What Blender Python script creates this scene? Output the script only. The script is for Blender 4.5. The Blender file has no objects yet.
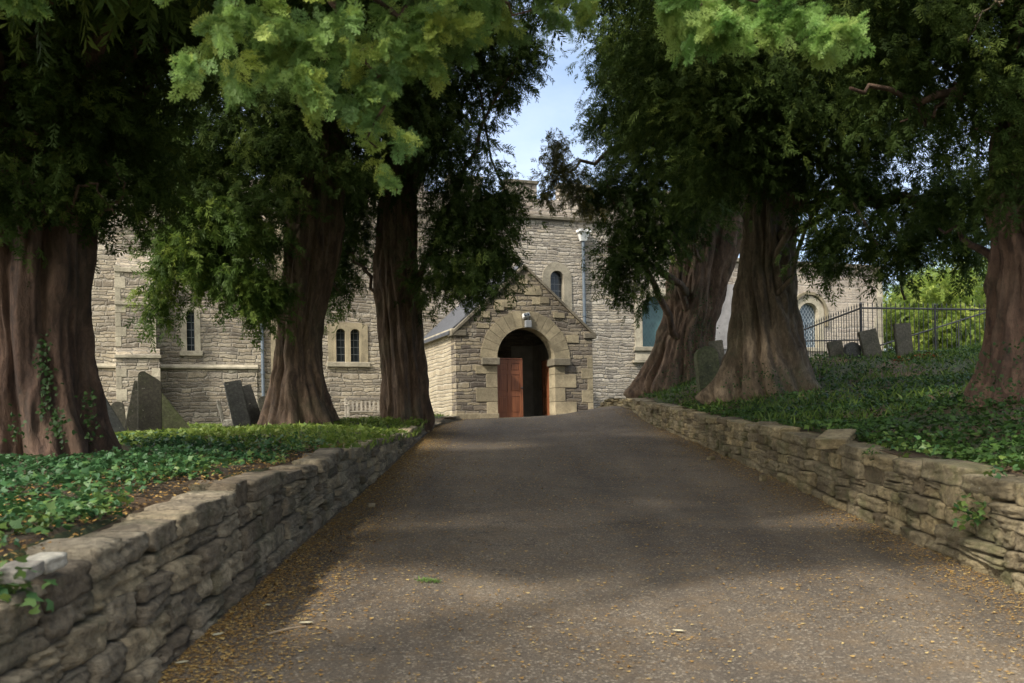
import bpy, bmesh, math, random
import numpy as np
from mathutils import Vector, Matrix

random.seed(7)
RNG = np.random.default_rng(11)
scene = bpy.context.scene
COL = scene.collection
R = math.radians
F, CX, HY, ROLL, CAMZ = 995.0, 512.0, 440.0, R(1.0), 1.6
ca, sa = math.cos(ROLL), math.sin(ROLL)
SUN_TO = Vector((-0.72, -0.69, 0.0)).normalized()
SUN_EL = R(42)


def P(px, py, d):
    """a point of the place seen at a pixel of the photograph at depth d metres"""
    u, v = (px - CX) / F, (HY - py) / F
    return Vector((d * (u * ca + v * sa), d, CAMZ + d * (v * ca - u * sa)))


# ------------------------------------------------------------------ helpers
def link(o, parent=None):
    COL.objects.link(o)
    if parent is not None:
        o.parent = parent
    return o


def tag(o, label=None, cat=None, group=None, kind=None):
    if label: o['label'] = label
    if cat: o['category'] = cat
    if group: o['group'] = group
    if kind: o['kind'] = kind
    return o


def empty(name, loc=(0, 0, 0), rz=0.0):
    o = bpy.data.objects.new(name, None)
    o.location = loc
    o.rotation_euler = (0, 0, rz)
    o.empty_display_size = 0.3
    return link(o)


def np_mesh(name, verts, faces, mat=None, parent=None, smooth=False, tone=None):
    """verts (N,3); faces (M,k) all of one size"""
    verts = np.asarray(verts, dtype=np.float32).reshape(-1, 3)
    faces = np.asarray(faces, dtype=np.int32)
    k = faces.shape[1]
    me = bpy.data.meshes.new(name)
    me.vertices.add(len(verts)); me.vertices.foreach_set('co', verts.ravel())
    me.loops.add(faces.size); me.loops.foreach_set('vertex_index', faces.ravel())
    me.polygons.add(len(faces))
    me.polygons.foreach_set('loop_start', np.arange(0, faces.size, k, dtype=np.int32))
    if smooth:
        me.polygons.foreach_set('use_smooth', np.ones(len(faces), dtype=bool))
    me.update(calc_edges=True)
    if tone is not None:
        a = me.attributes.new('tone', 'FLOAT', 'POINT')
        a.data.foreach_set('value', np.asarray(tone, dtype=np.float32))
    if mat: me.materials.append(mat)
    return link(bpy.data.objects.new(name, me), parent)


class MB:
    """collects shapes into one mesh"""
    def __init__(s): s.v, s.f = [], []
    def add(s, vs, fs):
        b = len(s.v)
        s.v += [tuple(v) for v in vs]; s.f += [tuple(i + b for i in f) for f in fs]
    def box(s, x0, x1, y0, y1, z0, z1, bev=0.0):
        if bev <= 0:
            s.add([(x0,y0,z0),(x1,y0,z0),(x1,y1,z0),(x0,y1,z0),(x0,y0,z1),(x1,y0,z1),(x1,y1,z1),(x0,y1,z1)],
                  [(0,3,2,1),(4,5,6,7),(0,1,5,4),(1,2,6,5),(2,3,7,6),(3,0,4,7)])
        else:
            bm = bmesh.new(); bmesh.ops.create_cube(bm, size=1)
            for v in bm.verts:
                v.co = ((x0+x1)/2+v.co.x*(x1-x0), (y0+y1)/2+v.co.y*(y1-y0), (z0+z1)/2+v.co.z*(z1-z0))
            bmesh.ops.bevel(bm, geom=bm.edges[:], offset=bev, segments=2, affect='EDGES', profile=0.5)
            s.bm(bm)
    def bm(s, bm):
        bm.verts.index_update()
        s.add([v.co[:] for v in bm.verts], [[v.index for v in f.verts] for f in bm.faces]); bm.free()
    def tube(s, pts, rad, n=8, cap=True):
        pts = [Vector(p) for p in pts]
        if not hasattr(rad, '__len__'): rad = [rad]*len(pts)
        vs, fs = [], []
        up = None
        for i, p in enumerate(pts):
            t = (pts[min(i+1, len(pts)-1)] - pts[max(i-1, 0)]).normalized()
            if up is None: up = t.orthogonal().normalized()
            up = (up - t*up.dot(t))
            up = up.normalized() if up.length > 1e-6 else t.orthogonal().normalized()
            b = t.cross(up)
            for k in range(n):
                a = 2*math.pi*k/n
                vs.append(p + (up*math.cos(a) + b*math.sin(a))*rad[i])
        for i in range(len(pts)-1):
            for k in range(n):
                fs.append((i*n+k, i*n+(k+1) % n, (i+1)*n+(k+1) % n, (i+1)*n+k))
        if cap:
            fs.append(tuple(reversed(range(n)))); fs.append(tuple((len(pts)-1)*n+k for k in range(n)))
        s.add(vs, fs)
    def build_each(s, name, mat, parent, n=None):
        """one mesh per box collected (bevelled boxes have their own vertex runs)"""
        comp = list(range(len(s.v)))
        def find(a):
            while comp[a] != a:
                comp[a] = comp[comp[a]]; a = comp[a]
            return a
        for f in s.f:
            for i in f[1:]: comp[find(i)] = find(f[0])
        gr = {}
        for f in s.f: gr.setdefault(find(f[0]), []).append(f)
        out = []
        for fs in gr.values():
            idx = sorted({i for f in fs for i in f}); mp_ = {i: k for k, i in enumerate(idx)}
            b = MB(); b.add([s.v[i] for i in idx], [tuple(mp_[i] for i in f) for f in fs]); out.append(b.build(name, mat, parent))
        return out
    def prism(s, outline, y0, y1):
        """outline (x,z) counter-clockwise seen from -y"""
        n = len(outline)
        s.add([(x, y0, z) for x, z in outline]+[(x, y1, z) for x, z in outline],
              [tuple(range(n)), tuple(reversed(range(n, 2*n)))]+[(i, i+n, (i+1) % n+n, (i+1) % n) for i in range(n)])
    def build(s, name, mat=None, parent=None, smooth=False, xf=None):
        me = bpy.data.meshes.new(name)
        me.from_pydata(s.v, [], s.f)
        if xf is not None: me.transform(xf)
        if smooth:
            for p in me.polygons: p.use_smooth = True
        me.update()
        if mat: me.materials.append(mat)
        return link(bpy.data.objects.new(name, me), parent)


# ------------------------------------------------------------------ materials
def new_mat(name):
    m = bpy.data.materials.new(name); m.use_nodes = True
    nt = m.node_tree
    b = nt.nodes['Principled BSDF']
    return m, nt, b


def N(nt, t, **kw):
    n = nt.nodes.new(t)
    for k, v in kw.items():
        if k in n.inputs.keys() if hasattr(n.inputs, 'keys') else False: n.inputs[k].default_value = v
        else: setattr(n, k, v)
    return n


def ramp(nt, fac, stops, interp='LINEAR'):
    r = nt.nodes.new('ShaderNodeValToRGB'); r.color_ramp.interpolation = interp
    e = r.color_ramp.elements
    while len(e) < len(stops): e.new(0.5)
    for el, (p, c) in zip(e, stops):
        el.position = p; el.color = (*c, 1) if len(c) == 3 else c
    nt.links.new(fac, r.inputs[0]); return r.outputs[0]


def noise(nt, vec, scale, detail=4, rough=0.55, dim='3D'):
    n = nt.nodes.new('ShaderNodeTexNoise'); n.noise_dimensions = dim
    n.inputs['Scale'].default_value = scale; n.inputs['Detail'].default_value = detail; n.inputs['Roughness'].default_value = rough
    if vec is not None: nt.links.new(vec, n.inputs['Vector'])
    return n


def mapping(nt, vec, scale=(1, 1, 1), rot=(0, 0, 0)):
    m = nt.nodes.new('ShaderNodeMapping'); m.inputs['Scale'].default_value = scale; m.inputs['Rotation'].default_value = rot
    nt.links.new(vec, m.inputs['Vector']); return m.outputs[0]


def mix(nt, a, b, fac, mode='MIX'):
    m = nt.nodes.new('ShaderNodeMix'); m.data_type = 'RGBA'; m.blend_type = mode
    for sock, val in ((m.inputs['Factor'], fac), (m.inputs['A'], a), (m.inputs['B'], b)):
        pass
    def setin(s, v):
        if isinstance(v, (int, float)): s.default_value = v
        elif isinstance(v, tuple): s.default_value = (*v, 1) if len(v) == 3 else v
        else: nt.links.new(v, s)
    setin(m.inputs[0], fac); setin(m.inputs[6], a); setin(m.inputs[7], b)
    return m.outputs[2]


def math_(nt, op, a, b=None, c=None):
    m = nt.nodes.new('ShaderNodeMath'); m.operation = op
    for i, v in enumerate((a, b, c)):
        if v is None: continue
        if isinstance(v, (int, float)): m.inputs[i].default_value = v
        else: nt.links.new(v, m.inputs[i])
    return m.outputs[0]


def bump(nt, b, height, strength=0.5, dist=0.02):
    n = nt.nodes.new('ShaderNodeBump'); n.inputs['Strength'].default_value = strength; n.inputs['Distance'].default_value = dist
    nt.links.new(height, n.inputs['Height']); nt.links.new(n.outputs[0], b.inputs['Normal'])


def objco(nt):
    return nt.nodes.new('ShaderNodeTexCoord').outputs['Object']


def stone_wall_mat(name, cols, mortar, sx=3.0, sz=8.0, rand=0.8, stain=0.5, bstr=0.8, wob=0.06):
    """rubble masonry: stretched cells in the wall's own metres"""
    m, nt, b = new_mat(name)
    co = objco(nt)
    sep = nt.nodes.new('ShaderNodeSeparateXYZ'); nt.links.new(co, sep.inputs[0])
    h = math_(nt, 'ADD', sep.outputs[0], sep.outputs[1])
    n1 = noise(nt, co, 1.1, 3); n2 = noise(nt, co, 6, 3)
    nz = nt.nodes.new('ShaderNodeTexNoise'); nz.noise_dimensions = '1D'; nz.inputs['Scale'].default_value = 2.1; nz.inputs['Detail'].default_value = 1
    nt.links.new(sep.outputs[2], nz.inputs['W'])
    zz = math_(nt, 'ADD', math_(nt, 'MULTIPLY', sep.outputs[2], sz), math_(nt, 'MULTIPLY', nz.outputs[0], 2.2))
    zz = math_(nt, 'ADD', zz, math_(nt, 'MULTIPLY', math_(nt, 'SUBTRACT', n1.outputs[0], 0.5), wob*30))
    zz = math_(nt, 'ADD', zz, math_(nt, 'MULTIPLY', math_(nt, 'SUBTRACT', n2.outputs[0], 0.5), wob*12))
    row = math_(nt, 'FLOOR', zz); fz = math_(nt, 'FRACT', zz)
    wn = nt.nodes.new('ShaderNodeTexWhiteNoise'); wn.noise_dimensions = '1D'; nt.links.new(row, wn.inputs['W'])
    hx = math_(nt, 'ADD', h, math_(nt, 'MULTIPLY', math_(nt, 'SUBTRACT', n2.outputs[0], 0.5), 0.10))
    wx = math_(nt, 'ADD', math_(nt, 'MULTIPLY', math_(nt, 'MULTIPLY', hx, sx), math_(nt, 'ADD', 0.6, math_(nt, 'MULTIPLY', wn.outputs['Value'], 1.0))), math_(nt, 'MULTIPLY', row, 13.73))
    v1 = nt.nodes.new('ShaderNodeTexVoronoi'); v1.voronoi_dimensions = '1D'; v1.inputs['Scale'].default_value = 1; v1.inputs['Randomness'].default_value = rand
    v2 = nt.nodes.new('ShaderNodeTexVoronoi'); v2.voronoi_dimensions = '1D'; v2.feature = 'DISTANCE_TO_EDGE'; v2.inputs['Scale'].default_value = 1; v2.inputs['Randomness'].default_value = rand
    nt.links.new(wx, v1.inputs['W']); nt.links.new(wx, v2.inputs['W'])
    s2 = nt.nodes.new('ShaderNodeSeparateColor'); nt.links.new(v1.outputs['Color'], s2.inputs[0])
    c = ramp(nt, s2.outputs[0], [(i/(len(cols)-1), k) for i, k in enumerate(cols)])
    dz = math_(nt, 'DIVIDE', math_(nt, 'MINIMUM', fz, math_(nt, 'SUBTRACT', 1.0, fz)), sz)
    dx = math_(nt, 'DIVIDE', v2.outputs['Distance'], sx)
    dm = math_(nt, 'ADD', math_(nt, 'MINIMUM', dz, dx), math_(nt, 'MULTIPLY', math_(nt, 'SUBTRACT', noise(nt, co, 11, 3).outputs[0], 0.5), 0.03))
    fine = noise(nt, co, 22, 5, 0.65)
    c = mix(nt, c, ramp(nt, fine.outputs[0], [(0.3, (0.55, 0.53, 0.5)), (0.7, (1.25, 1.22, 1.15))]), 0.8, 'MULTIPLY')
    big = noise(nt, co, 0.55, 7, 0.66)
    c = mix(nt, c, ramp(nt, big.outputs[0], [(0.38, (0.42, 0.39, 0.36)), (0.52, (0.95, 0.93, 0.90)), (0.66, (1.22, 1.2, 1.14))]), min(1, stain*1.35), 'MULTIPLY')
    drip = noise(nt, mapping(nt, co, (1.6, 1.6, 0.22)), 1.0, 6, 0.65)
    c = mix(nt, c, ramp(nt, drip.outputs[0], [(0.36, (0.6, 0.58, 0.55)), (0.55, (1.04, 1.03, 1.0))]), 0.55, 'MULTIPLY')
    pal = noise(nt, co, 2.6, 4, 0.7)
    c = mix(nt, c, (0.50, 0.46, 0.38), ramp(nt, pal.outputs[0], [(0.6, (0, 0, 0)), (0.7, (0.45,)*3)]))
    edge = ramp(nt, dm, [(0.002, (0, 0, 0)), (0.024, (1, 1, 1))])
    c = mix(nt, mix(nt, mortar, (0.6, 0.6, 0.6), fine.outputs[0], 'MULTIPLY'), c, edge)
    nt.links.new(c, b.inputs['Base Color']); b.inputs['Roughness'].default_value = 0.92
    hgt = math_(nt, 'ADD', math_(nt, 'MULTIPLY', edge, 1.0), math_(nt, 'MULTIPLY', fine.outputs[0], 0.7))
    hgt = math_(nt, 'ADD', hgt, math_(nt, 'MULTIPLY', s2.outputs[1], 0.9))
    bump(nt, b, hgt, bstr, 0.045)
    return m


def rock_mat(name, c0, c1, c2, moss=None, scale=3.0, bstr=0.6, moss_amt=0.55):
    """stones of a dry wall, headstones: tone attribute varies stone to stone"""
    m, nt, b = new_mat(name)
    co = objco(nt)
    n1 = noise(nt, co, scale, 6, 0.65); n2 = noise(nt, co, scale*6, 6, 0.7)
    at = nt.nodes.new('ShaderNodeAttribute'); at.attribute_name = 'tone'
    c = ramp(nt, n1.outputs[0], [(0.3, c0), (0.52, c1), (0.72, c2)])
    c = mix(nt, c, ramp(nt, at.outputs['Fac'], [(0, (0.62, 0.58, 0.55)), (0.5, (1, 1, 1)), (1, (1.45, 1.38, 1.22))]), 1.0, 'MULTIPLY')
    c = mix(nt, c, ramp(nt, n2.outputs[0], [(0.3, (0.38, 0.37, 0.36)), (0.65, (1.35, 1.33, 1.3))]), 0.85, 'MULTIPLY')
    if moss:
        n3 = noise(nt, co, 2.1, 5, 0.7)
        c = mix(nt, c, moss, ramp(nt, n3.outputs[0], [(0.5, (0, 0, 0)), (0.62, (moss_amt,)*3)]))
        n4 = noise(nt, co, 14, 3, 0.7)
        c = mix(nt, c, (0.36, 0.35, 0.28), ramp(nt, n4.outputs[0], [(0.66, (0, 0, 0)), (0.7, (0.5,)*3)]))
    vk = nt.nodes.new('ShaderNodeTexVoronoi'); vk.feature = 'DISTANCE_TO_EDGE'; vk.inputs['Scale'].default_value = scale*2.2
    va = nt.nodes.new('ShaderNodeVectorMath'); va.operation = 'MULTIPLY_ADD'; nt.links.new(n2.outputs['Color'], va.inputs[0]); va.inputs[1].default_value = (0.16,)*3; nt.links.new(mapping(nt, co, (1, 1, 2.0)), va.inputs[2]); nt.links.new(va.outputs[0], vk.inputs['Vector'])
    ck = ramp(nt, vk.outputs['Distance'], [(0.0, (0, 0, 0)), (0.022, (1, 1, 1))])
    c = mix(nt, c, mix(nt, (0.5, 0.48, 0.45), (1, 1, 1), ck), 0.55, 'MULTIPLY')
    nt.links.new(c, b.inputs['Base Color']); b.inputs['Roughness'].default_value = 0.9
    n5 = noise(nt, mapping(nt, co, (1, 1, 3.5)), scale*9, 6, 0.75)
    bump(nt, b, math_(nt, 'ADD', math_(nt, 'ADD', n2.outputs[0], n5.outputs[0]), math_(nt, 'ADD', math_(nt, 'MULTIPLY', n1.outputs[0], 1.2), math_(nt, 'MULTIPLY', ck, 0.5))), bstr, 0.06)
    return m


def flat_mat(name, c, rough=0.6, var=0.25, scale=8, bstr=0.15, metallic=0.0, spec=0.5):
    m, nt, b = new_mat(name)
    co = objco(nt)
    n1 = noise(nt, co, scale, 5, 0.6)
    lo = tuple(x*(1-var) for x in c); hi = tuple(min(1, x*(1+var)) for x in c)
    nt.links.new(ramp(nt, n1.outputs[0], [(0.3, lo), (0.7, hi)]), b.inputs['Base Color'])
    b.inputs['Roughness'].default_value = rough; b.inputs['Metallic'].default_value = metallic
    b.inputs['Specular IOR Level'].default_value = spec
    bump(nt, b, n1.outputs[0], bstr, 0.01)
    return m


def leaf_mat(name, dark, mid, light, transl=0.25, rough=0.45, spec=0.3):
    m, nt, b = new_mat(name)
    at = nt.nodes.new('ShaderNodeAttribute'); at.attribute_name = 'tone'
    c = ramp(nt, at.outputs['Fac'], [(0.0, dark), (0.5, mid), (1.0, light)])
    nt.links.new(c, b.inputs['Base Color']); b.inputs['Roughness'].default_value = rough
    b.inputs['Specular IOR Level'].default_value = spec
    tr = nt.nodes.new('ShaderNodeBsdfTranslucent'); nt.links.new(c, tr.inputs['Color'])
    ms = nt.nodes.new('ShaderNodeMixShader'); ms.inputs[0].default_value = transl
    nt.links.new(b.outputs[0], ms.inputs[1]); nt.links.new(tr.outputs[0], ms.inputs[2])
    nt.links.new(ms.outputs[0], nt.nodes['Material Output'].inputs['Surface'])
    return m


def bark_mat(name, dark, mid, light, moss=(0.05, 0.07, 0.03), ms=0.35):
    m, nt, b = new_mat(name)
    co = objco(nt)
    n0 = noise(nt, co, 2.5, 4, 0.6)
    va = nt.nodes.new('ShaderNodeVectorMath'); va.operation = 'SCALE'; nt.links.new(n0.outputs['Color'], va.inputs[0]); va.inputs['Scale'].default_value = 0.25
    vb = nt.nodes.new('ShaderNodeVectorMath'); vb.operation = 'ADD'; nt.links.new(co, vb.inputs[0]); nt.links.new(va.outputs[0], vb.inputs[1])
    n1 = noise(nt, mapping(nt, vb.outputs[0], (7, 7, 1.4)), 1.0, 8, 0.62)
    n2 = noise(nt, mapping(nt, vb.outputs[0], (22, 22, 6)), 1.0, 6, 0.7)
    n3 = noise(nt, co, 1.3, 5, 0.6)
    c = ramp(nt, n1.outputs[0], [(0.34, dark), (0.5, mid), (0.66, light)])
    c = mix(nt, c, ramp(nt, n2.outputs[0], [(0.32, (0.5, 0.48, 0.47)), (0.68, (1.3, 1.25, 1.2))]), 0.7, 'MULTIPLY')
    c = mix(nt, c, moss, ramp(nt, n3.outputs[0], [(0.5, (0, 0, 0)), (0.68, (ms,)*3)]))
    nt.links.new(c, b.inputs['Base Color']); b.inputs['Roughness'].default_value = 0.9
    bump(nt, b, math_(nt, 'ADD', n1.outputs[0], math_(nt, 'MULTIPLY', n2.outputs[0], 0.6)), 0.9, 0.05)
    return m


M = {}
M['nave'] = stone_wall_mat('nave_rubble', [(0.165, 0.145, 0.121),(0.32, 0.284, 0.232),(0.436, 0.392, 0.316),(0.254, 0.234, 0.206),(0.386, 0.338, 0.262),(0.489, 0.457, 0.393)], (0.32, 0.288, 0.236), 2.7, 8.5, 0.85, 0.55, 0.9)
M['tower'] = stone_wall_mat('high_wall_rubble', [(0.206, 0.19, 0.17),(0.371, 0.339, 0.291),(0.468, 0.428, 0.364),(0.285, 0.265, 0.241),(0.426, 0.378, 0.306),(0.542, 0.518, 0.47)], (0.391, 0.359, 0.311), 2.9, 9.5, 0.85, 0.45, 0.9)
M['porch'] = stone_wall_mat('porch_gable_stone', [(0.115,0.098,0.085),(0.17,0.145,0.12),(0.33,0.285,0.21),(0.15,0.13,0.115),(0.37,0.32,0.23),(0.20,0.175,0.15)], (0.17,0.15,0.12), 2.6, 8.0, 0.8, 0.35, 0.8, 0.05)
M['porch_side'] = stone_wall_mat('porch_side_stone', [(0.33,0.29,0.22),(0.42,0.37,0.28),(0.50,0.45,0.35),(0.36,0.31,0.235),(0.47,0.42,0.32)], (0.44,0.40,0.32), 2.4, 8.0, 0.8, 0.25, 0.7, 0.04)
M['aisle'] = stone_wall_mat('aisle_stone', [(0.33,0.29,0.26),(0.42,0.37,0.32),(0.38,0.34,0.30),(0.46,0.41,0.35),(0.36,0.32,0.28)], (0.40,0.36,0.31), 2.2, 6.5, 0.7, 0.4, 0.5, 0.03)
def ashlar_mat(name, c, dirt=0.6):
    """sawn blocks gone blotchy: each block its own tone, soot and lichen"""
    m, nt, b = new_mat(name)
    co = objco(nt)
    oi = nt.nodes.new('ShaderNodeObjectInfo')
    geo = nt.nodes.new('ShaderNodeNewGeometry')
    rnd = math_(nt, 'FRACT', math_(nt, 'ADD', oi.outputs['Random'], geo.outputs['Random Per Island']))
    c0 = mix(nt, c, tuple(x*0.62 for x in c), rnd)
    n1 = noise(nt, co, 3.2, 7, 0.68); n2 = noise(nt, co, 25, 5, 0.7); n3 = noise(nt, co, 1.1, 5, 0.6)
    c1 = mix(nt, c0, ramp(nt, n1.outputs[0], [(0.34, (0.48, 0.46, 0.43)), (0.56, (1.05, 1.03, 0.98)), (0.75, (1.2, 1.2, 1.15))]), dirt, 'MULTIPLY')
    c1 = mix(nt, c1, ramp(nt, n2.outputs[0], [(0.3, (0.65, 0.64, 0.62)), (0.68, (1.15, 1.15, 1.12))]), 0.7, 'MULTIPLY')
    c1 = mix(nt, c1, ramp(nt, n3.outputs[0], [(0.4, (0.62, 0.62, 0.58)), (0.6, (1.05, 1.03, 1.0))]), 0.6, 'MULTIPLY')
    nt.links.new(c1, b.inputs['Base Color']); b.inputs['Roughness'].default_value = 0.9
    bump(nt, b, math_(nt, 'ADD', n2.outputs[0], math_(nt, 'MULTIPLY', n1.outputs[0], 1.5)), 0.6, 0.02)
    return m


M['ashlar'] = ashlar_mat('dressed_limestone', (0.40, 0.345, 0.24))
M['ashlar_pale'] = ashlar_mat('pale_dressed_limestone', (0.47, 0.43, 0.345))
M['ashlar_grey'] = ashlar_mat('weathered_dressed_stone', (0.24, 0.215, 0.17), 0.8)
M['render_pale'] = flat_mat('pale_smooth_masonry', (0.23, 0.22, 0.215), 0.85, 0.25, 3, 0.4)
M['inside'] = flat_mat('porch_plaster', (0.55, 0.52, 0.45), 0.9, 0.2, 3, 0.2)
M['slate'] = flat_mat('roof_slate', (0.065, 0.07, 0.082), 0.6, 0.4, 9, 0.6)
M['door'] = None
M['pipe'] = flat_mat('painted_iron_pipe', (0.10, 0.125, 0.15), 0.5, 0.2, 6, 0.1)
M['white'] = flat_mat('white_paint', (0.75, 0.75, 0.73), 0.5, 0.08, 6, 0.05)
M['lamp_grey'] = flat_mat('lamp_housing_grey', (0.22, 0.23, 0.24), 0.5, 0.1, 6, 0.05)
M['iron'] = flat_mat('black_painted_iron', (0.035, 0.036, 0.04), 0.55, 0.3, 20, 0.2)
M['bench'] = flat_mat('weathered_timber', (0.30, 0.27, 0.22), 0.8, 0.3, 14, 0.3)
M['bench_dark'] = flat_mat('dark_weathered_timber', (0.17, 0.15, 0.125), 0.8, 0.3, 14, 0.3)


def wood_mat():
    m, nt, b = new_mat('varnished_door_timber')
    co = objco(nt)
    n1 = noise(nt, mapping(nt, co, (14, 14, 1.2)), 1.0, 6, 0.6)
    nt.links.new(ramp(nt, n1.outputs[0], [(0.3, (0.15, 0.05, 0.022)), (0.7, (0.28, 0.105, 0.045))]), b.inputs['Base Color'])
    b.inputs['Roughness'].default_value = 0.42
    bump(nt, b, n1.outputs[0], 0.2, 0.006)
    return m
M['door'] = wood_mat()


def glass_mat(name, tint, lead, sc=9.0, diamond=True, leadw=0.09, rough=0.25):
    """leaded glazing: lattice of lead over dark tinted panes"""
    m, nt, b = new_mat(name)
    co = objco(nt)
    sep = nt.nodes.new('ShaderNodeSeparateXYZ'); nt.links.new(co, sep.inputs[0])
    x, z = sep.outputs[0], sep.outputs[2]
    if diamond:
        p = math_(nt, 'ADD', math_(nt, 'MULTIPLY', x, sc*1.5), math_(nt, 'MULTIPLY', z, sc))
        q = math_(nt, 'SUBTRACT', math_(nt, 'MULTIPLY', x, sc*1.5), math_(nt, 'MULTIPLY', z, sc))
    else:
        p = math_(nt, 'MULTIPLY', x, sc); q = math_(nt, 'MULTIPLY', z, sc*0.6)
    def line(v):
        f = math_(nt, 'FRACT', v)
        return math_(nt, 'LESS_THAN', f, leadw)
    l = math_(nt, 'MAXIMUM', line(p), line(q))
    n1 = noise(nt, co, 5, 3)
    c = mix(nt, tint, tuple(k*0.35 for k in tint), n1.outputs[0])
    c = mix(nt, c, lead, l)
    nt.links.new(c, b.inputs['Base Color'])
    nt.links.new(math_(nt, 'ADD', math_(nt, 'MULTIPLY', l, 0.4), rough), b.inputs['Roughness'])
    bump(nt, b, math_(nt, 'ADD', l, math_(nt, 'MULTIPLY', n1.outputs[0], 0.5)), 0.4, 0.01)
    return m


M['glass_dark'] = glass_mat('dark_leaded_glass', (0.035, 0.045, 0.055), (0.16, 0.18, 0.2), 7.0, False)
M['glass_teal'] = glass_mat('teal_glazing', (0.08, 0.165, 0.17), (0.04, 0.09, 0.10), 4.6, True, 0.1)
M['glass_blue'] = glass_mat('blue_lattice_glazing', (0.12, 0.165, 0.20), (0.36, 0.40, 0.43), 4.4, True, 0.16)

M['bark_red'] = bark_mat('yew_bark_red', (0.04, 0.025, 0.018), (0.10, 0.06, 0.042), (0.17, 0.108, 0.075), ms=0.15)
M['bark_brown'] = bark_mat('yew_bark_brown', (0.05, 0.031, 0.020), (0.115, 0.075, 0.048), (0.195, 0.135, 0.09))
M['bark_pale'] = bark_mat('yew_bark_pale', (0.06, 0.044, 0.028), (0.135, 0.102, 0.066), (0.225, 0.175, 0.12))
M['yew'] = leaf_mat('yew_needles', (0.030, 0.052, 0.013), (0.064, 0.105, 0.024), (0.125, 0.165, 0.034), 0.36, 0.6, 0.12)
M['yew_green'] = leaf_mat('yew_needles_green', (0.04, 0.075, 0.015), (0.085, 0.14, 0.026), (0.17, 0.22, 0.038), 0.4, 0.55, 0.15)
M['yew_fresh'] = leaf_mat('yew_fresh_growth', (0.11, 0.20, 0.06), (0.235, 0.365, 0.10), (0.42, 0.49, 0.11), 0.45, 0.5)
M['yew_lime'] = leaf_mat('yew_lime_growth', (0.11, 0.22, 0.05), (0.205, 0.345, 0.085), (0.32, 0.43, 0.12), 0.45, 0.5)
M['bush'] = leaf_mat('sunlit_broad_leaves', (0.09, 0.15, 0.03), (0.21, 0.29, 0.05), (0.38, 0.42, 0.09), 0.45)
M['ivy'] = leaf_mat('ivy_leaves', (0.025, 0.066, 0.028), (0.05, 0.125, 0.042), (0.15, 0.22, 0.05), 0.2, 0.45, 0.3)
M['ivy_dark'] = leaf_mat('ground_cover_leaves', (0.02, 0.048, 0.014), (0.048, 0.10, 0.024), (0.10, 0.17, 0.034), 0.25, 0.5, 0.2)
M['grass'] = leaf_mat('grass_blades', (0.055, 0.10, 0.018), (0.12, 0.19, 0.032), (0.22, 0.27, 0.055), 0.4, 0.5)
M['litter'] = leaf_mat('fallen_needles', (0.13, 0.065, 0.022), (0.34, 0.20, 0.06), (0.58, 0.44, 0.18), 0.0, 0.8, 0.1)
M['pale_leaf'] = leaf_mat('bleached_leaf', (0.40, 0.36, 0.24), (0.5, 0.46, 0.32), (0.6, 0.56, 0.4), 0.1, 0.7, 0.1)
M['dead'] = leaf_mat('dead_red_foliage', (0.10, 0.03, 0.012), (0.20, 0.065, 0.024), (0.30, 0.12, 0.04), 0.1, 0.8, 0.1)
M['twig'] = flat_mat('dry_twig', (0.26, 0.20, 0.13), 0.85, 0.3, 30, 0.2)
M['wallstone'] = rock_mat('dry_wall_stone', (0.17, 0.142, 0.10), (0.32, 0.27, 0.19), (0.48, 0.42, 0.31), (0.075, 0.08, 0.035), 2.4, 0.8, 0.55)
M['wallstone_gold'] = rock_mat('dry_wall_stone_golden', (0.14, 0.115, 0.07), (0.27, 0.225, 0.135), (0.41, 0.35, 0.23), (0.10, 0.105, 0.035), 2.4, 0.8, 0.6)
M['headstone'] = rock_mat('lichened_headstone', (0.055, 0.053, 0.04), (0.085, 0.08, 0.06), (0.125, 0.117, 0.09), (0.055, 0.06, 0.025), 3.0, 0.35)
M['headstone_dark'] = rock_mat('dark_slate_headstone', (0.035, 0.037, 0.037), (0.055, 0.058, 0.055), (0.085, 0.088, 0.08), (0.05, 0.055, 0.03), 3.0, 0.3, 0.3)
M['headstone_moss'] = rock_mat('mossy_headstone', (0.06, 0.065, 0.035), (0.10, 0.11, 0.055), (0.15, 0.15, 0.09), (0.07, 0.095, 0.025), 3.0, 0.4, 0.8)
M['palestone'] = rock_mat('pale_fresh_stone', (0.30, 0.28, 0.24), (0.38, 0.36, 0.31), (0.46, 0.44, 0.38), None, 3.0, 0.4)


def soil_mat(name, a, b_, c_, d_=None):
    m, nt, b = new_mat(name)
    co = objco(nt)
    n1 = noise(nt, co, 0.9, 6, 0.65); n2 = noise(nt, co, 26, 6, 0.75)
    c = ramp(nt, n1.outputs[0], [(0.35, a), (0.5, b_), (0.66, c_)])
    c = mix(nt, c, ramp(nt, n2.outputs[0], [(0.3, (0.4, 0.38, 0.36)), (0.7, (1.4, 1.35, 1.25))]), 0.9, 'MULTIPLY')
    nt.links.new(c, b.inputs['Base Color']); b.inputs['Roughness'].default_value = 0.95
    bump(nt, b, n2.outputs[0], 0.8, 0.03)
    return m


M['soil'] = soil_mat('yew_needle_soil', (0.05, 0.04, 0.025), (0.09, 0.062, 0.036), (0.14, 0.085, 0.042))
M['turf'] = soil_mat('rough_turf', (0.035, 0.05, 0.02), (0.05, 0.065, 0.025), (0.075, 0.07, 0.035))


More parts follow.
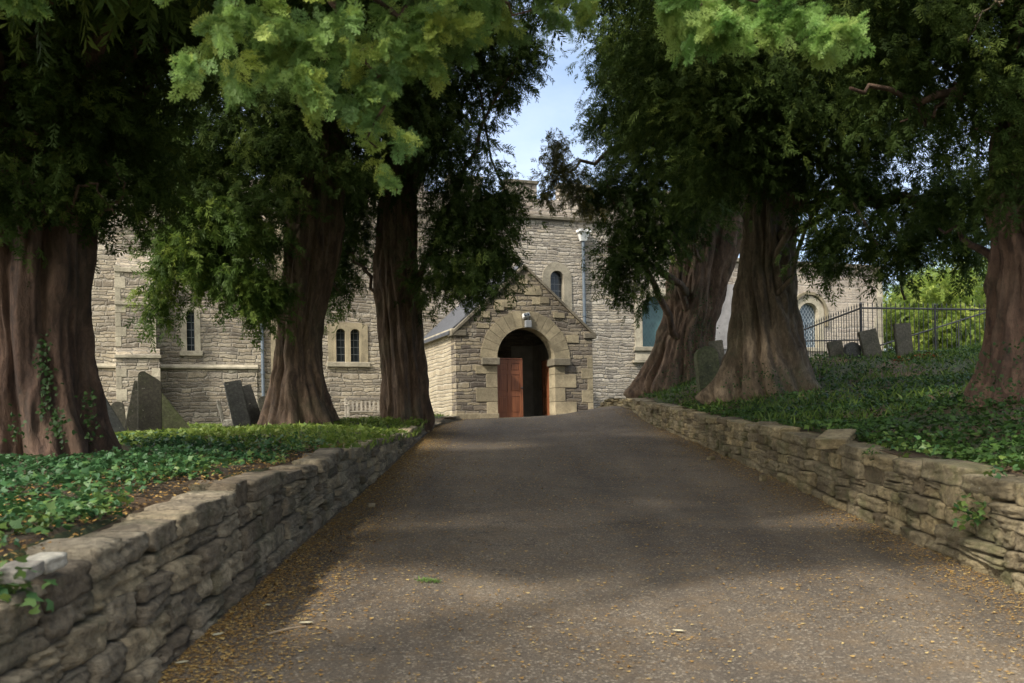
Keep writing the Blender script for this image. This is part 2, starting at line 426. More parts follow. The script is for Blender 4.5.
def asphalt():
    m, nt, b = new_mat('old_tarmac')
    co = objco(nt)
    n1 = noise(nt, co, 0.7, 5, 0.6); n2 = noise(nt, co, 60, 4, 0.8); n3 = noise(nt, co, 4.5, 5, 0.7)
    v = nt.nodes.new('ShaderNodeTexVoronoi'); v.inputs['Scale'].default_value = 75; nt.links.new(co, v.inputs['Vector'])
    c = ramp(nt, n1.outputs[0], [(0.3, (0.066, 0.053, 0.041)), (0.7, (0.118, 0.098, 0.076))])
    c = mix(nt, c, ramp(nt, n2.outputs[0], [(0.35, (0.5, 0.5, 0.5)), (0.66, (1.6, 1.55, 1.45))]), 0.9, 'MULTIPLY')
    s = nt.nodes.new('ShaderNodeSeparateColor'); nt.links.new(v.outputs['Color'], s.inputs[0])
    c = mix(nt, c, (0.32, 0.28, 0.22), ramp(nt, s.outputs[0], [(0.86, (0, 0, 0)), (0.93, (0.55,)*3)]))
    n6 = noise(nt, mapping(nt, co, (1.3, 0.16, 1)), 1.0, 5, 0.6)
    c = mix(nt, c, ramp(nt, n6.outputs[0], [(0.36, (0.66, 0.65, 0.64)), (0.6, (1.12, 1.11, 1.08))]), 0.9, 'MULTIPLY')
    n7 = noise(nt, co, 1.1, 2, 0.5)
    crk = nt.nodes.new('ShaderNodeTexVoronoi'); crk.feature = 'DISTANCE_TO_EDGE'; crk.inputs['Scale'].default_value = 0.55
    vv = nt.nodes.new('ShaderNodeVectorMath'); vv.operation = 'ADD'; nt.links.new(co, vv.inputs[0]); nt.links.new(noise(nt, co, 2.5, 6, 0.7).outputs['Color'], vv.inputs[1]); nt.links.new(vv.outputs[0], crk.inputs['Vector'])
    ck = math_(nt, 'MULTIPLY', math_(nt, 'LESS_THAN', crk.outputs['Distance'], 0.006), math_(nt, 'GREATER_THAN', n7.outputs[0], 0.52))
    c = mix(nt, c, (0.02, 0.017, 0.013), math_(nt, 'MULTIPLY', ck, 0.8))
    c = mix(nt, c, (0.15, 0.10, 0.05), ramp(nt, n3.outputs[0], [(0.48, (0, 0, 0)), (0.7, (0.5,)*3)]))
    nt.links.new(c, b.inputs['Base Color']); b.inputs['Roughness'].default_value = 0.9
    bump(nt, b, math_(nt, 'ADD', n2.outputs[0], v.outputs['Distance']), 0.5, 0.012)
    return m


M['asphalt'] = asphalt()

# ------------------------------------------------------------------ terrain
def sstep(a, b, x):
    t = np.clip((x-a)/(b-a), 0, 1); return t*t*(3-2*t)


LW_Y = np.array([-3, 3.7, 6.1, 8.6, 11.8, 16, 20, 23.4, 25, 27])
LW_Z = np.array([0.52, 1.06, 1.27, 1.39, 1.53, 1.70, 1.86, 2.03, 2.24, 2.28])      # top of the left wall
RW_Y = np.array([-3, 4, 7, 10, 14.5, 19, 23, 27, 29.6])
RW_Z = np.array([0.5, 1.02, 1.25, 1.47, 1.78, 2.02, 2.36, 2.68, 2.70])             # top of the right wall
RX_Y = np.array([-3, 19, 22, 25, 27.5, 29.6])
RX_X = np.array([3.55, 3.60, 3.52, 3.30, 3.02, 2.62])                              # face of the right wall


def path_z(x, y):
    z1 = 0.0814*y - 0.0175*x
    z2 = 2.27 + 0.042*(x-0.3) + 0.012*(y-30)
    z2 = z2 + 0.16*sstep(1.2, 3.0, x)*sstep(24, 27, y)
    t = sstep(22.5, 28.5, y)
    return z1*(1-t) + z2*t + 0.012*np.sin(1.7*x+0.6*y)*0.8


def tps(pts):
    pts = np.array(pts, float); X = pts[:, :2]; n = len(X)
    d = np.linalg.norm(X[:, None]-X[None], axis=2)
    K = np.where(d > 0, d*d*np.log(d+1e-12), 0) + np.eye(n)*0.03
    Q = np.c_[np.ones(n), X]
    A = np.block([[K, Q], [Q.T, np.zeros((3, 3))]])
    w = np.linalg.solve(A, np.r_[pts[:, 2], 0, 0, 0])
    def f(x, y):
        x = np.asarray(x, float); y = np.asarray(y, float)
        dd = np.sqrt((x[..., None]-X[:, 0])**2+(y[..., None]-X[:, 1])**2)
        k = np.where(dd > 0, dd*dd*np.log(dd+1e-12), 0)
        return k@w[:n] + w[n] + w[n+1]*x + w[n+2]*y
    return f


lp = [(-2.0, y, z-0.04) for y, z in zip(LW_Y, LW_Z)]
lp += [tuple(P(50, 456, 10.4)), tuple(P(295, 423, 20)), tuple(P(405, 419, 21.8)), tuple(P(150, 436, 19)), tuple(P(240, 432, 19)), tuple(P(200, 434, 16)), tuple(P(350, 432, 16)), tuple(P(330, 425, 22)), tuple(P(440, 426, 24.5)),
       tuple(P(0, 470, 8)), (-9, 3, 1.25), (-9, 12, 1.62), (-12, 20, 1.95), (-9, 27, 2.12), (-4, 28, 2.15), (-3, 32, 2.18), (-12, 30, 2.1), (-20, 10, 1.6),
       (-20, 30, 2.2), (-20, 50, 2.4), (-4, 50, 2.5), (-3.2, 25, 2.12), (-20, -3, .7), (-6, -3, .7)]
left_f = tps(lp)
rp = [(x+0.35, y, z-0.03) for x, y, z in [(np.interp(y, RX_Y, RX_X), y, z) for y, z in zip(RW_Y, RW_Z)]]
rp += [tuple(P(768, 391, 21)), tuple(P(820, 388, 21)), tuple(P(675, 388, 27)), tuple(P(990, 404, 13)), tuple(P(712, 385, 23.5)), tuple(P(905, 358, 24)), tuple(P(830, 360, 24)),
       tuple(P(960, 352, 24)), tuple(P(1010, 345, 24)), tuple(P(861, 358, 26)), (9.5, 28, 3.4), (8.5, 32, 3.35), (14, 30, 3.5), (14, 40, 3.4), (25, 40, 3.5), (22, 20, 3.6), (12, 10, 2.6),
       (9, 5, 1.9), (20, 5, 2.7), (12, -3, 1.5), (6, 34, 2.9), (5, 50, 3.0), (25, 60, 3.6), (7.0, 8, 1.75)]
right_f = tps(rp)


def gz_left(x, y): return np.minimum(left_f(x, y), 2.6)
def gz_right(x, y): return np.minimum(right_f(x, y), 3.75)
def RWX(y): return np.interp(y, RX_Y, RX_X)


def left_sheet(x, y): return gz_left(x, y)-0.16*np.clip((x+2.28)/0.14, 0, 1)*(np.asarray(y) < 22)


def right_sheet(x, y): return gz_right(x, y)-0.16*np.clip((RWX(y)+0.46-x)/0.14, 0, 1)*(np.asarray(y) < 28.5)


def grid(name, xs_of_y, ys, zf, mat, nx):
    V = []
    for y in ys:
        x0, x1 = xs_of_y(y)
        t = np.linspace(0, 1, nx)
        x = x0+(x1-x0)*t**1.6 if x1 > x0 else x0+(x1-x0)*t**1.6
        V.append(np.c_[x, np.full(nx, y), zf(x, np.full(nx, y))])
    V = np.concatenate(V); ny = len(ys)
    i, j = np.meshgrid(np.arange(ny-1), np.arange(nx-1), indexing='ij')
    a = (i*nx+j).ravel()
    Fq = np.c_[a, a+1, a+nx+1, a+nx]
    return np_mesh(name, V, Fq, mat, smooth=True)


ys = np.r_[np.linspace(-6, 36, 127), np.linspace(37, 70, 12)]
o = grid('path', lambda y: (-2.4, float(RWX(y))+0.3), np.linspace(-8, 33.5, 140), path_z, M['asphalt'], 40)
tag(o, kind='structure')
bx = lambda y: float(np.interp(y, [22, 25.4, 27, 36], [-2.02, -1.5, -1.5, -2.02]))
o = grid('churchyard_bank', lambda y: (bx(y), -40), ys, lambda x, y: left_sheet(x, y)+0.03*np.sin(2.1*x)*np.sin(1.7*y), M['turf'], 70)
tag(o, kind='structure')
o = grid('raised_bank', lambda y: (float(RWX(y))+0.22, 45), ys, lambda x, y: right_sheet(x, y)+0.03*np.sin(2.3*x)*np.sin(1.9*y), M['turf'], 80)
tag(o, kind='structure')
mb = MB(); mb.add([(-900, -900, -0.9), (900, -900, -0.9), (900, 900, -0.9), (-900, 900, -0.9)], [(0, 1, 2, 3)])
tag(mb.build('ground', M['turf']), kind='structure')

# ------------------------------------------------------------------ dry stone retaining walls
def unit_stone(n=4):
    bm = bmesh.new(); bmesh.ops.create_cube(bm, size=2)
    bmesh.ops.subdivide_edges(bm, edges=bm.edges[:], cuts=n, use_grid_fill=True)
    bm.verts.index_update()
    v = np.array([p.co[:] for p in bm.verts]); f = np.array([[q.index for q in p.verts] for p in bm.faces]); bm.free()
    return v, f


SV, SF = unit_stone(6)


def make_stone(rng, L, D, H, rough=1.0):
    p = rng.uniform(14, 26)
    v = SV.copy()
    nrm = (np.abs(v)**p).sum(1)**(1/p)
    v = v/nrm[:, None]*1.0
    ph = rng.uniform(0, 6.28, 6)
    k = rng.uniform(1.2, 2.6, 6)
    amp = 0.032*rough
    n = np.c_[np.sin(k[0]*v[:, 1]*2+ph[0])+np.sin(k[1]*v[:, 2]*3+ph[1]), np.sin(k[2]*v[:, 0]*2.6+ph[2])+np.sin(k[3]*v[:, 2]*3+ph[3]), np.sin(k[4]*v[:, 0]*2.2+ph[4])+np.sin(k[5]*v[:, 1]*2+ph[5])]
    v = v + amp*n*np.array([0.5, 1.6, 0.7]) + rng.normal(0, 0.022*rough, v.shape)*np.array([0.6, 2.0, 0.9])
    for _ in range(9):          # chipped facets
        pn = rng.choice([-1, 1], 3)*rng.uniform(0.25, 1.0, 3)*(rng.random(3) < 0.8)
        if np.linalg.norm(pn) < 0.3: continue
        pn /= np.linalg.norm(pn)
        dd = np.abs(pn).sum()*rng.uniform(0.86, 0.98)
        ex = np.maximum(0, v@pn-dd); v = v-ex[:, None]*pn
    fr_ = rng.uniform(5, 9, 3); v[:, 1] += 0.05*rough*np.sin(fr_[0]*v[:, 0]+ph[1])*np.sin(fr_[1]*v[:, 2]+ph[2])
    sh = rng.uniform(-0.12, 0.12)
    v[:, 0] += sh*v[:, 2]*0.8
    return v*np.array([L/2, D/2, H/2])


def dry_wall(name, line, side, zb, zt, mat, label, seed, hc=0.15, start=0.0):
    """line: list of (x, y) along the face; side: +1 path lies towards +x, -1 towards -x"""
    rng = np.random.default_rng(seed)
    line = np.array(line, float)
    seg = np.linalg.norm(np.diff(line, axis=0), axis=1); S = np.r_[0, np.cumsum(seg)]
    def at(s):
        x = np.interp(s, S, line[:, 0]); y = np.interp(s, S, line[:, 1])
        x2 = np.interp(s+0.05, S, line[:, 0]); y2 = np.interp(s+0.05, S, line[:, 1])
        x1 = np.interp(s-0.05, S, line[:, 0]); y1 = np.interp(s-0.05, S, line[:, 1])
        t = np.array([x2-x1, y2-y1]); t /= np.linalg.norm(t)+1e-9
        return np.array([x, y]), t
    Vs, Fs, T = [], [], []
    caps = []
    nb = 0
    def put(s, length, z0, z1, depth, off, jit=1.0, cap=False, tone=None):
        nonlocal nb
        p, t = at(s)
        nn = np.array([t[1], -t[0]])*side        # out of the face
        if nn[0]*side < 0: nn = -nn
        st = make_stone(rng, length, depth, z1-z0)
        a = rng.normal(0, 0.035)*jit; b = rng.normal(0, 0.03)*jit
        st = st @ np.array([[math.cos(a), 0, math.sin(a)], [0, 1, 0], [-math.sin(a), 0, math.cos(a)]])
        st[:, 1] += b*st[:, 0]
        # slope of the course follows the ground
        zc = (z0+z1)/2
        out = off
        w = np.empty_like(st)
        w[:, 0] = p[0]+t[0]*st[:, 0]+nn[0]*(out-st[:, 1]-depth/2)
        w[:, 1] = p[1]+t[1]*st[:, 0]+nn[1]*(out-st[:, 1]-depth/2)
        ds = 0.3
        slope = (zb(*at(s+ds)[0])-zb(*at(s-ds)[0]))/(2*ds)
        w[:, 2] = zc+st[:, 2]+st[:, 0]*slope*0.9
        Vs.append(w); Fs.append(SF+nb); nb += len(w)
        T.append(np.full(len(w), np.clip(rng.normal(0.5, 0.3), 0, 1) if tone is None else tone))
    smax = S[-1]
    # courses
    nc = 5
    fr = np.cumsum(np.r_[0, rng.uniform(0.8, 1.3, nc)*np.linspace(1.15, 0.95, nc)]); fr /= fr[-1]
    for c in range(nc):
        s = start-rng.uniform(0, 0.3)
        while s < smax:
            p, _ = at(s)
            b0, t0 = float(zb(*p))-0.05, float(zt(p[1]))
            h = t0-b0
            if h < 0.10: s += 0.3; continue
            if h < 0.5 and c % 2 == 1: s += 0.5; continue
            span = 2 if h < 0.5 else 1
            f0, f1 = fr[c], fr[min(nc, c+span)]
            z0 = b0+h*f0+0.02*math.sin(2.1*s+c); z1 = b0+h*f1+0.02*math.sin(2.1*s+c+1)
            L = rng.uniform(0.22, 0.72)*(1.15 if c == nc-1 else 1)
            batter = 0.10*(1-(f0+f1)/2)
            off = batter+rng.normal(0, 0.018)+(0.02 if c == nc-1 else 0)
            dep = rng.uniform(0.25, 0.36)
            if z1-z0 > 0.12 and rng.random() < 0.28 and c < nc-1:
                zm = z0+(z1-z0)*rng.uniform(0.4, 0.6)
                put(s+L/2, L, z0, zm-0.002, dep, off); put(s+L/2, L*rng.uniform(.85, 1.0), zm+0.002, z1, dep, off+rng.normal(0, 0.01))
            else:
                put(s+L/2, L*0.985, z0+0.003, z1-0.001+(rng.uniform(-0.02, 0.035) if c == nc-1 else 0), dep, off)
            s += L+0.006
    V = np.concatenate(Vs); Fq = np.concatenate(Fs); T = np.concatenate(T)
    root = empty(name, (float(line[0][0]), float(line[0][1]), float(zb(*line[0]))))
    tag(root, label, 'stone wall')
    o = np_mesh('stonework', V-np.array(root.location[:]), Fq, mat, root, smooth=False, tone=T)
    # dark earth core behind the face
    core = MB()
    n = 60
    ring = []
    for i in range(n+1):
        s = smax*i/n; p, t = at(s); nn = np.array([t[1], -t[0]])*side
        if nn[0]*side < 0: nn = -nn
        b0, t0 = float(zb(*p))-0.3, float(zt(p[1]))-0.05
        a = p-nn*0.17; b = p-nn*0.42
        ring.append([(a[0], a[1], b0), (a[0], a[1], max(b0+.05, t0)), (b[0], b[1], max(b0+.05, t0)), (b[0], b[1], b0)])
    vs = [v for r_ in ring for v in r_]
    fs = []
    for i in range(n):
        for k in range(4):
            fs.append((i*4+k, i*4+(k+1) % 4, (i+1)*4+(k+1) % 4, (i+1)*4+k))
    fs += [(0, 1, 2, 3), (n*4+3, n*4+2, n*4+1, n*4)]
    core.add([tuple(np.array(v)-np.array(root.location[:])) for v in vs], fs)
    core.build('earth_core', M['soil'], root)
    return root, at


left_line = [(-1.88, -3), (-1.90, 2), (-1.92, 10), (-1.94, 20), (-1.92, 22.5), (-1.75, 24), (-1.35, 25.4)]
lw, lat = dry_wall('drystone_wall', left_line, 1, lambda x, y: path_z(x, y), lambda y: np.interp(y, LW_Y, LW_Z), M['wallstone'],
                   'grey-brown dry stone retaining wall below the ivy bank, left of the path', 21)
right_line = [(float(RWX(y)), y) for y in (-3, 2, 8, 14, 19, 20.5, 22, 23.5, 25, 26.3, 27.5, 28.6, 29.6)]
rw, rat = dry_wall('drystone_wall', right_line, -1, lambda x, y: path_z(x, y), lambda y: np.interp(y, RW_Y, RW_Z), M['wallstone_gold'],
                   'golden mossy dry stone retaining wall that bends towards the porch, right of the path', 22)


def cap_slab(root, px, py, d, size, rot, mat, label=None, tone=0.6, seed=1):
    rng = np.random.default_rng(seed)
    st = make_stone(rng, *size, 0.6)
    m = np.array(Matrix.Rotation(rot[2], 3, 'Z') @ Matrix.Rotation(rot[1], 3, 'Y') @ Matrix.Rotation(rot[0], 3, 'X'))
    w = st@m.T + np.array(P(px, py, d)) - np.array(root.location[:])
    o = np_mesh('capping_stone', w, SF, mat, root, tone=np.full(len(w), tone))
    if label: o['label'] = label
    return o


cap_slab(lw, 44, 563, 4.08, (0.15, 0.13, 0.06), (0, R(-8), R(80)), M['palestone'], 'pale freshly broken capping stone', 0.6, 3)
cap_slab(lw, 19, 572, 3.85, (0.14, 0.15, 0.05), (0, R(-10), R(85)), M['palestone'], 'pale freshly broken capping stone', 0.3, 4)
cap_slab(rw, 836, 439, 11.1, (0.80, 0.34, 0.12), (0, R(-9), R(62)), M['wallstone_gold'], 'long tilted capping slab', 0.85, 5)

# ------------------------------------------------------------------ church
TH = R(20)
A = Vector((-1.65, 30.0, 0.0))
church = empty('church', A, TH)
tag(church, 'old rubble stone church with gabled porch at the top of the path', 'church')


def wall_with_holes(mb, x0, x1, z0, z1, y0, t, holes):
    """front/back faces and reveals; holes: (hx0,hx1,hz0,hz1)"""
    xs = sorted({x0, x1, *[h[0] for h in holes], *[h[1] for h in holes]})
    for a, b in zip(xs[:-1], xs[1:]):
        hs = sorted([h for h in holes if h[0] <= a+1e-6 and h[1] >= b-1e-6], key=lambda h: h[2])
        z = z0; segs = []
        for h in hs:
            segs.append((z, h[2])); z = h[3]
        segs.append((z, z1))
        for s0, s1 in segs:
            if s1-s0 < 1e-4: continue
            mb.add([(a, y0, s0), (b, y0, s0), (b, y0, s1), (a, y0, s1)], [(0, 1, 2, 3)])
            mb.add([(a, y0+t, s0), (b, y0+t, s0), (b, y0+t, s1), (a, y0+t, s1)], [(3, 2, 1, 0)])
    for h in holes:
        mb.add([(h[0], y0, h[2]), (h[1], y0, h[2]), (h[1], y0, h[3]), (h[0], y0, h[3]), (h[0], y0+t, h[2]), (h[1], y0+t, h[2]), (h[1], y0+t, h[3]), (h[0], y0+t, h[3])],
               [(0, 1, 5, 4), (1, 2, 6, 5), (2, 3, 7, 6), (3, 0, 4, 7)])
    mb.add([(x0, y0, z0), (x1, y0, z0), (x1, y0, z1), (x0, y0, z1), (x0, y0+t, z0), (x1, y0+t, z0), (x1, y0+t, z1), (x0, y0+t, z1)],
           [(0, 3, 7, 4), (1, 5, 6, 2), (3, 2, 6, 7)])


def arch_pts(cx, w, z0, zs, n=14, pointed=False):
    r = w/2
    pts = [(cx-r, z0), (cx-r, (z0+zs)/2)]
    for i in range(n+1):
        a = math.pi*(1-i/n)
        pts.append((cx+r*math.cos(a), zs+r*math.sin(a)))
    pts += [(cx+r, (z0+zs)/2), (cx+r, z0)]
    return pts


def ring_between(mb, inner, outer, y0, y1, splay=0.0):
    """an arched plate: front y0, back y1; inner and outer open loops of equal count starting and ending at the foot"""
    n = len(inner)
    cx = sum(p[0] for p in inner)/n; 
    inb = inner
    vs = [(x, y0, z) for x, z in inner]+[(x, y0, z) for x, z in outer]+[(cx+(x-cx)*(1-splay), y1, z) for x, z in inb]+[(x, y1, z) for x, z in outer]
    fs = []
    for i in range(n-1):
        fs.append((i, i+1, n+i+1, n+i))                    # front
        fs.append((2*n+i, 2*n+i+1, i+1, i))                # reveal
        fs.append((n+i, n+i+1, 3*n+i+1, 3*n+i))            # outside
    fs.append((0, n, 3*n, 2*n)); fs.append((n-1, 3*n-1, 4*n-1, 2*n-1))
    mb.add(vs, fs)


def arched_window(cx, w, z0, zs, sur, wall_y, glass, name='window', sill=True, mat=None, recess=0.2, outer_arch=True):
    """window part with a dressed surround, sill and leaded pane"""
    mat = mat or M['ashlar_pale']
    mb = MB()
    inner = arch_pts(cx, w, z0, zs)
    outer = arch_pts(cx, w+2*sur, z0, zs)
    ring_between(mb, inner, outer, wall_y-0.035, wall_y+recess+0.1, 0.05)
    win = mb.build(name, mat, church)
    p = MB(); pts = arch_pts(cx, w+0.02, z0-0.01, zs)
    nn = len(pts)
    p.add([(x, wall_y+recess, z) for x, z in pts], [tuple(range(nn))[::-1]])
    p.build('pane', glass, win)
    if sill:
        s = MB(); s.box(cx-w/2-sur-0.06, cx+w/2+sur+0.06, wall_y-0.10, wall_y+recess+0.08, z0-0.16, z0-0.003, 0.015)
        s.build('sill', mat, win)
    return win


WY = 4.0
# windows: (cx, width, z0, spring, surround)
W_SLIT = (-7.45, 0.24, 4.57, 5.75, 0.17)
W_TOWER = (5.02, 0.52, 5.95, 7.35, 0.30)
W_TEAL = (8.98, 1.20, 4.95, 6.25, 0.30)
W_AISLE = (15.80, 0.92, 5.05, 6.35, 0.26)


def hole(w): return (w[0]-w[1]/2-w[4]+0.06, w[0]+w[1]/2+w[4]-0.06, w[2]-0.02, w[3])


def hole_arch(w):
    # rectangular hole up to the top of the arch, its corners filled by the spandrel pieces
    r = w[1]/2
    return (w[0]-r, w[0]+r, w[2]-0.1, w[3]+r)


def spandrel(mb, w, y0, t):
    cx, r, zs = w[0], w[1]/2, w[3]
    n = 8
    for sgn in (-1, 1):
        corner = (cx+sgn*r, zs+r)
        for i in range(n):
            a0 = math.pi/2*i/n; a1 = math.pi/2*(i+1)/n
            p0 = (cx+sgn*r*math.cos(a0), zs+r*math.sin(a0)); p1 = (cx+sgn*r*math.cos(a1), zs+r*math.sin(a1))
            tri = [(corner[0], y0, corner[1]), (p0[0], y0, p0[1]), (p1[0], y0, p1[1])]
            mb.add(tri, [(0, 1, 2) if sgn < 0 else (0, 2, 1)])


# main wall: nave (left of the porch) and the taller part behind it
TW = (-2.5, 0.30, 4.27, 5.21)
tw = [(TW[0]-0.24, 0.32, TW[2], TW[3]), (TW[0]+0.24, 0.32, TW[2], TW[3])]
mb = MB()
hs = [hole_arch(W_SLIT)]+[hole_arch(w) for w in tw]
wall_with_holes(mb, -20, 0.6, 0.8, 9.40, WY, 0.7, hs)
for w in [W_SLIT]+tw: spandrel(mb, w, WY+0.001, 0.2)
nave = mb.build('nave_wall', M['nave'], church)
mb = MB()
DOORIN = (2.26, 1.3, 2.0, 3.9)
wall_with_holes(mb, 0.6, 10.6, 0.8, 9.40, WY, 0.7, [hole_arch(W_TOWER), hole_arch(W_TEAL), hole_arch(DOORIN)])
for w in (W_TOWER, W_TEAL, DOORIN): spandrel(mb, w, WY+0.001, 0.2)
mb.build('tower_wall', M['tower'], church)
mb = MB()
AY = WY+0.12
wall_with_holes(mb, 10.62, 19.4, 0.8, 8.25, AY, 0.7, [hole_arch(W_AISLE)])
spandrel(mb, W_AISLE, AY+0.001, 0.2)
mb.build('aisle_wall', M['aisle'], church)
# returns and backs so that the church stands from every side
mb = MB(); mb.box(-20, -19.3, WY+0.7, WY+9, 0.8, 9.4); mb.box(9.9, 10.6, WY+0.7, WY+9, 0.8, 9.4); mb.box(-20, 10.6, WY+9, WY+9.7, 0.8, 9.4)
mb.box(18.7, 19.4, AY+0.7, AY+7, 0.8, 8.25); mb.box(10.62, 19.4, AY+7, AY+7.7, 0.8, 8.25)
mb.build('rear_wall', M['nave'], church)
mb = MB()
for (xa, xb, y0, y1, ze, zr) in ((-20, 10.6, WY+0.5, WY+9.5, 9.5, 10.3), (10.7, 19.3, AY+0.5, AY+7.5, 8.3, 9.0)):
    ym = (y0+y1)/2
    mb.add([(xa, y0, ze), (xb, y0, ze), (xb, ym, zr), (xa, ym, zr), (xa, y1, ze), (xb, y1, ze)], [(0, 1, 2, 3), (3, 2, 5, 4), (0, 3, 4), (1, 5, 2)])
mb.build('main_roof', M['slate'], church)
# parapet with battlements over the string course
mb = MB()
mb.box(-20.05, 10.68, WY-0.12, WY+0.5, 9.402, 9.52, 0.02)
mb.build('string_course', M['ashlar_grey'], church)
mb = MB()
mb.box(-20, 10.6, WY-0.03, WY+0.42, 9.522, 10.12)
x = -19.4
while x < 10:
    mb.box(x, x+1.15, WY-0.028, WY+0.42, 10.122, 10.62); x += 2.05
mb.build('parapet', M['aisle'], church)
mb = MB()
x = -19.4
while x < 10:
    mb.box(x-0.06, x+1.21, WY-0.09, WY+0.48, 10.622, 10.74, 0.02); x += 2.05
mb.build('coping', M['ashlar_grey'], church)
mb = MB(); mb.box(10.65, 19.46, AY-0.12, AY+0.5, 8.252, 8.42, 0.03)
for k in range(10): mb.box(10.9+k*0.9, 11.1+k*0.9, AY-0.10, AY-0.002, 8.06, 8.25, 0.02)
mb.build('cornice', M['ashlar_grey'], church)
# lower string course on the nave, stops at the drain pipe
mb = MB()
for xa, xb in ((-20, -9.64), (-8.36, -5.42)):
    mb.prism([(0, 0), (0, 0)], 0, 0) if False else None
    mb.add([(xa, WY-0.002, 3.98), (xa, WY-0.11, 4.02), (xa, WY-0.11, 4.07), (xa, WY-0.002, 4.15), (xb, WY-0.002, 3.98), (xb, WY-0.11, 4.02), (xb, WY-0.11, 4.07), (xb, WY-0.002, 4.15)],
           [(0, 1, 5, 4), (1, 2, 6, 5), (2, 3, 7, 6), (0, 3, 2, 1), (4, 5, 6, 7)])
mb.build('string_course', M['ashlar_pale'], church)
# plinth thickening below it
mb = MB(); mb.box(-8.36, -5.45, WY-0.05, WY-0.003, 0.8, 3.97); mb.box(-20, -9.64, WY-0.05, WY-0.003, 0.8, 3.97)
mb.build('plinth', M['nave'], church)
# buttress with set-offs
mb = MB()
bx0, bx1 = -9.62, -8.38
mb.box(bx0, bx1, WY-1.0, WY-0.001, 0.8, 4.30)
mb.add([(bx0, WY-1.0, 4.302), (bx1, WY-1.0, 4.302), (bx1, WY-0.75, 4.55), (bx0, WY-0.75, 4.55), (bx0, WY, 4.302), (bx1, WY, 4.302), (bx1, WY, 4.55), (bx0, WY, 4.55)],
       [(0, 1, 2, 3), (0, 3, 7, 4), (1, 5, 6, 2)])
mb.box(bx0+0.03, bx1-0.10, WY-0.75, WY-0.001, 4.55, 6.9)
mb.add([(bx0+0.03, WY-0.75, 6.902), (bx1-0.1, WY-0.75, 6.902), (bx1-0.1, WY, 7.6), (bx0+0.03, WY, 7.6)], [(0, 1, 2, 3)])
bt = mb.build('buttress', M['nave'], church)
mb = MB()
mb.box(bx0-0.04, bx1+0.04, WY-1.05, WY-0.7, 4.24, 4.34, 0.015)
mb.box(bx0-0.01, bx1-0.06, WY-0.80, WY-0.6, 5.85, 5.97, 0.015)
mb.box(bx0-0.01, bx1-0.06, WY-0.80, WY-0.6, 6.84, 6.98, 0.015)
mb.build_each('weathering_ledge', M['ashlar_pale'], bt)
mb = MB()
rr = random.Random(3)
z = 2.0; k = 0
while z < 6.75:
    h = rr.uniform(0.26, 0.42)
    wq = 0.30 if k % 2 else 0.16
    yy = 1.0 if z+h < 4.2 else 0.75
    if not (z < 4.36 and z+h > 4.2):
        mb.box(bx0-0.004, bx0+wq, WY-yy-0.012, WY-yy+0.25, z, z+h-0.012, 0.008)
        mb.box(bx1-wq*0.8-(0 if yy == 1.0 else .1), bx1+0.004-(0 if yy == 1.0 else .1), WY-yy-0.012, WY-yy+0.25, z, z+h-0.012, 0.008)
    z += h; k += 1
mb.build_each('quoin', M['ashlar_pale'], bt)

win = arched_window(*W_SLIT, WY, M['glass_dark'])
win = arched_window(*W_TOWER, WY, M['glass_dark'])
win = arched_window(*W_TEAL, WY, M['glass_teal'], recess=0.28)
s = MB(); s.add([(8.0, WY-0.13, 4.45), (9.95, WY-0.13, 4.45), (9.85, WY-0.003, 4.79), (8.1, WY-0.003, 4.79)], [(0, 1, 2, 3)]); s.box(7.95, 10.0, WY-0.16, WY-0.004, 4.36, 4.447)
s.build('sill_slope', M['ashlar_pale'], win)
win = arched_window(*W_AISLE, AY, M['glass_blue'], mat=M['ashlar_pale'])
mb = MB(); ring_between(mb, arch_pts(W_AISLE[0], 1.56, 5.9, W_AISLE[3]), arch_pts(W_AISLE[0], 1.78, 5.9, W_AISLE[3]), AY-0.10, AY-0.002)
mb.build('hood_mould', M['ashlar'], win)
# twin lights share one dressed frame
mb = MB()
cx = TW[0]; wy = WY-0.04
for sx in (-1, 1):
    inner = arch_pts(cx+sx*0.24, 0.32, TW[2], TW[3]); 
    outer = [(cx+sx*0.24+(-0.235 if (i < len(inner)/2) else 0.235)*1.0, z) for i, (x, z) in enumerate(inner)]
    out2 = []
    for i, (x, z) in enumerate(inner):
        if z <= TW[3]+1e-6: out2.append((cx+sx*0.24+math.copysign(0.238, x-(cx+sx*0.24)), z))
        else:
            dx, dz = x-(cx+sx*0.24), z-TW[3]
            k = min(0.238/max(abs(dx), 1e-6), 0.30/max(dz, 1e-6))
            out2.append((cx+sx*0.24+dx*k, TW[3]+dz*k))
    ring_between(mb, inner, out2, wy, WY+0.25, 0.05)
mb.box(cx-0.66, cx-0.479, wy+0.003, WY+0.1, TW[2], TW[3]+0.30); mb.box(cx+0.479, cx+0.66, wy+0.003, WY+0.1, TW[2], TW[3]+0.30)
mb.box(cx-0.479, cx+0.479, wy+0.004, WY+0.1, TW[3]+0.25, TW[3]+0.36)
win = mb.build('window', M['ashlar'], church)
for sx in (-1, 1):
    p = MB(); pts = arch_pts(cx+sx*0.24, 0.34, TW[2]-0.01, TW[3]); p.add([(x, WY+0.16, z) for x, z in pts], [tuple(range(len(pts)))[::-1]]); p.build('pane', M['glass_dark'], win)
s = MB(); s.box(cx-0.72, cx+0.72, WY-0.10, WY+0.2, TW[2]-0.17, TW[2]-0.003, 0.02); s.build('sill', M['ashlar_pale'], win)
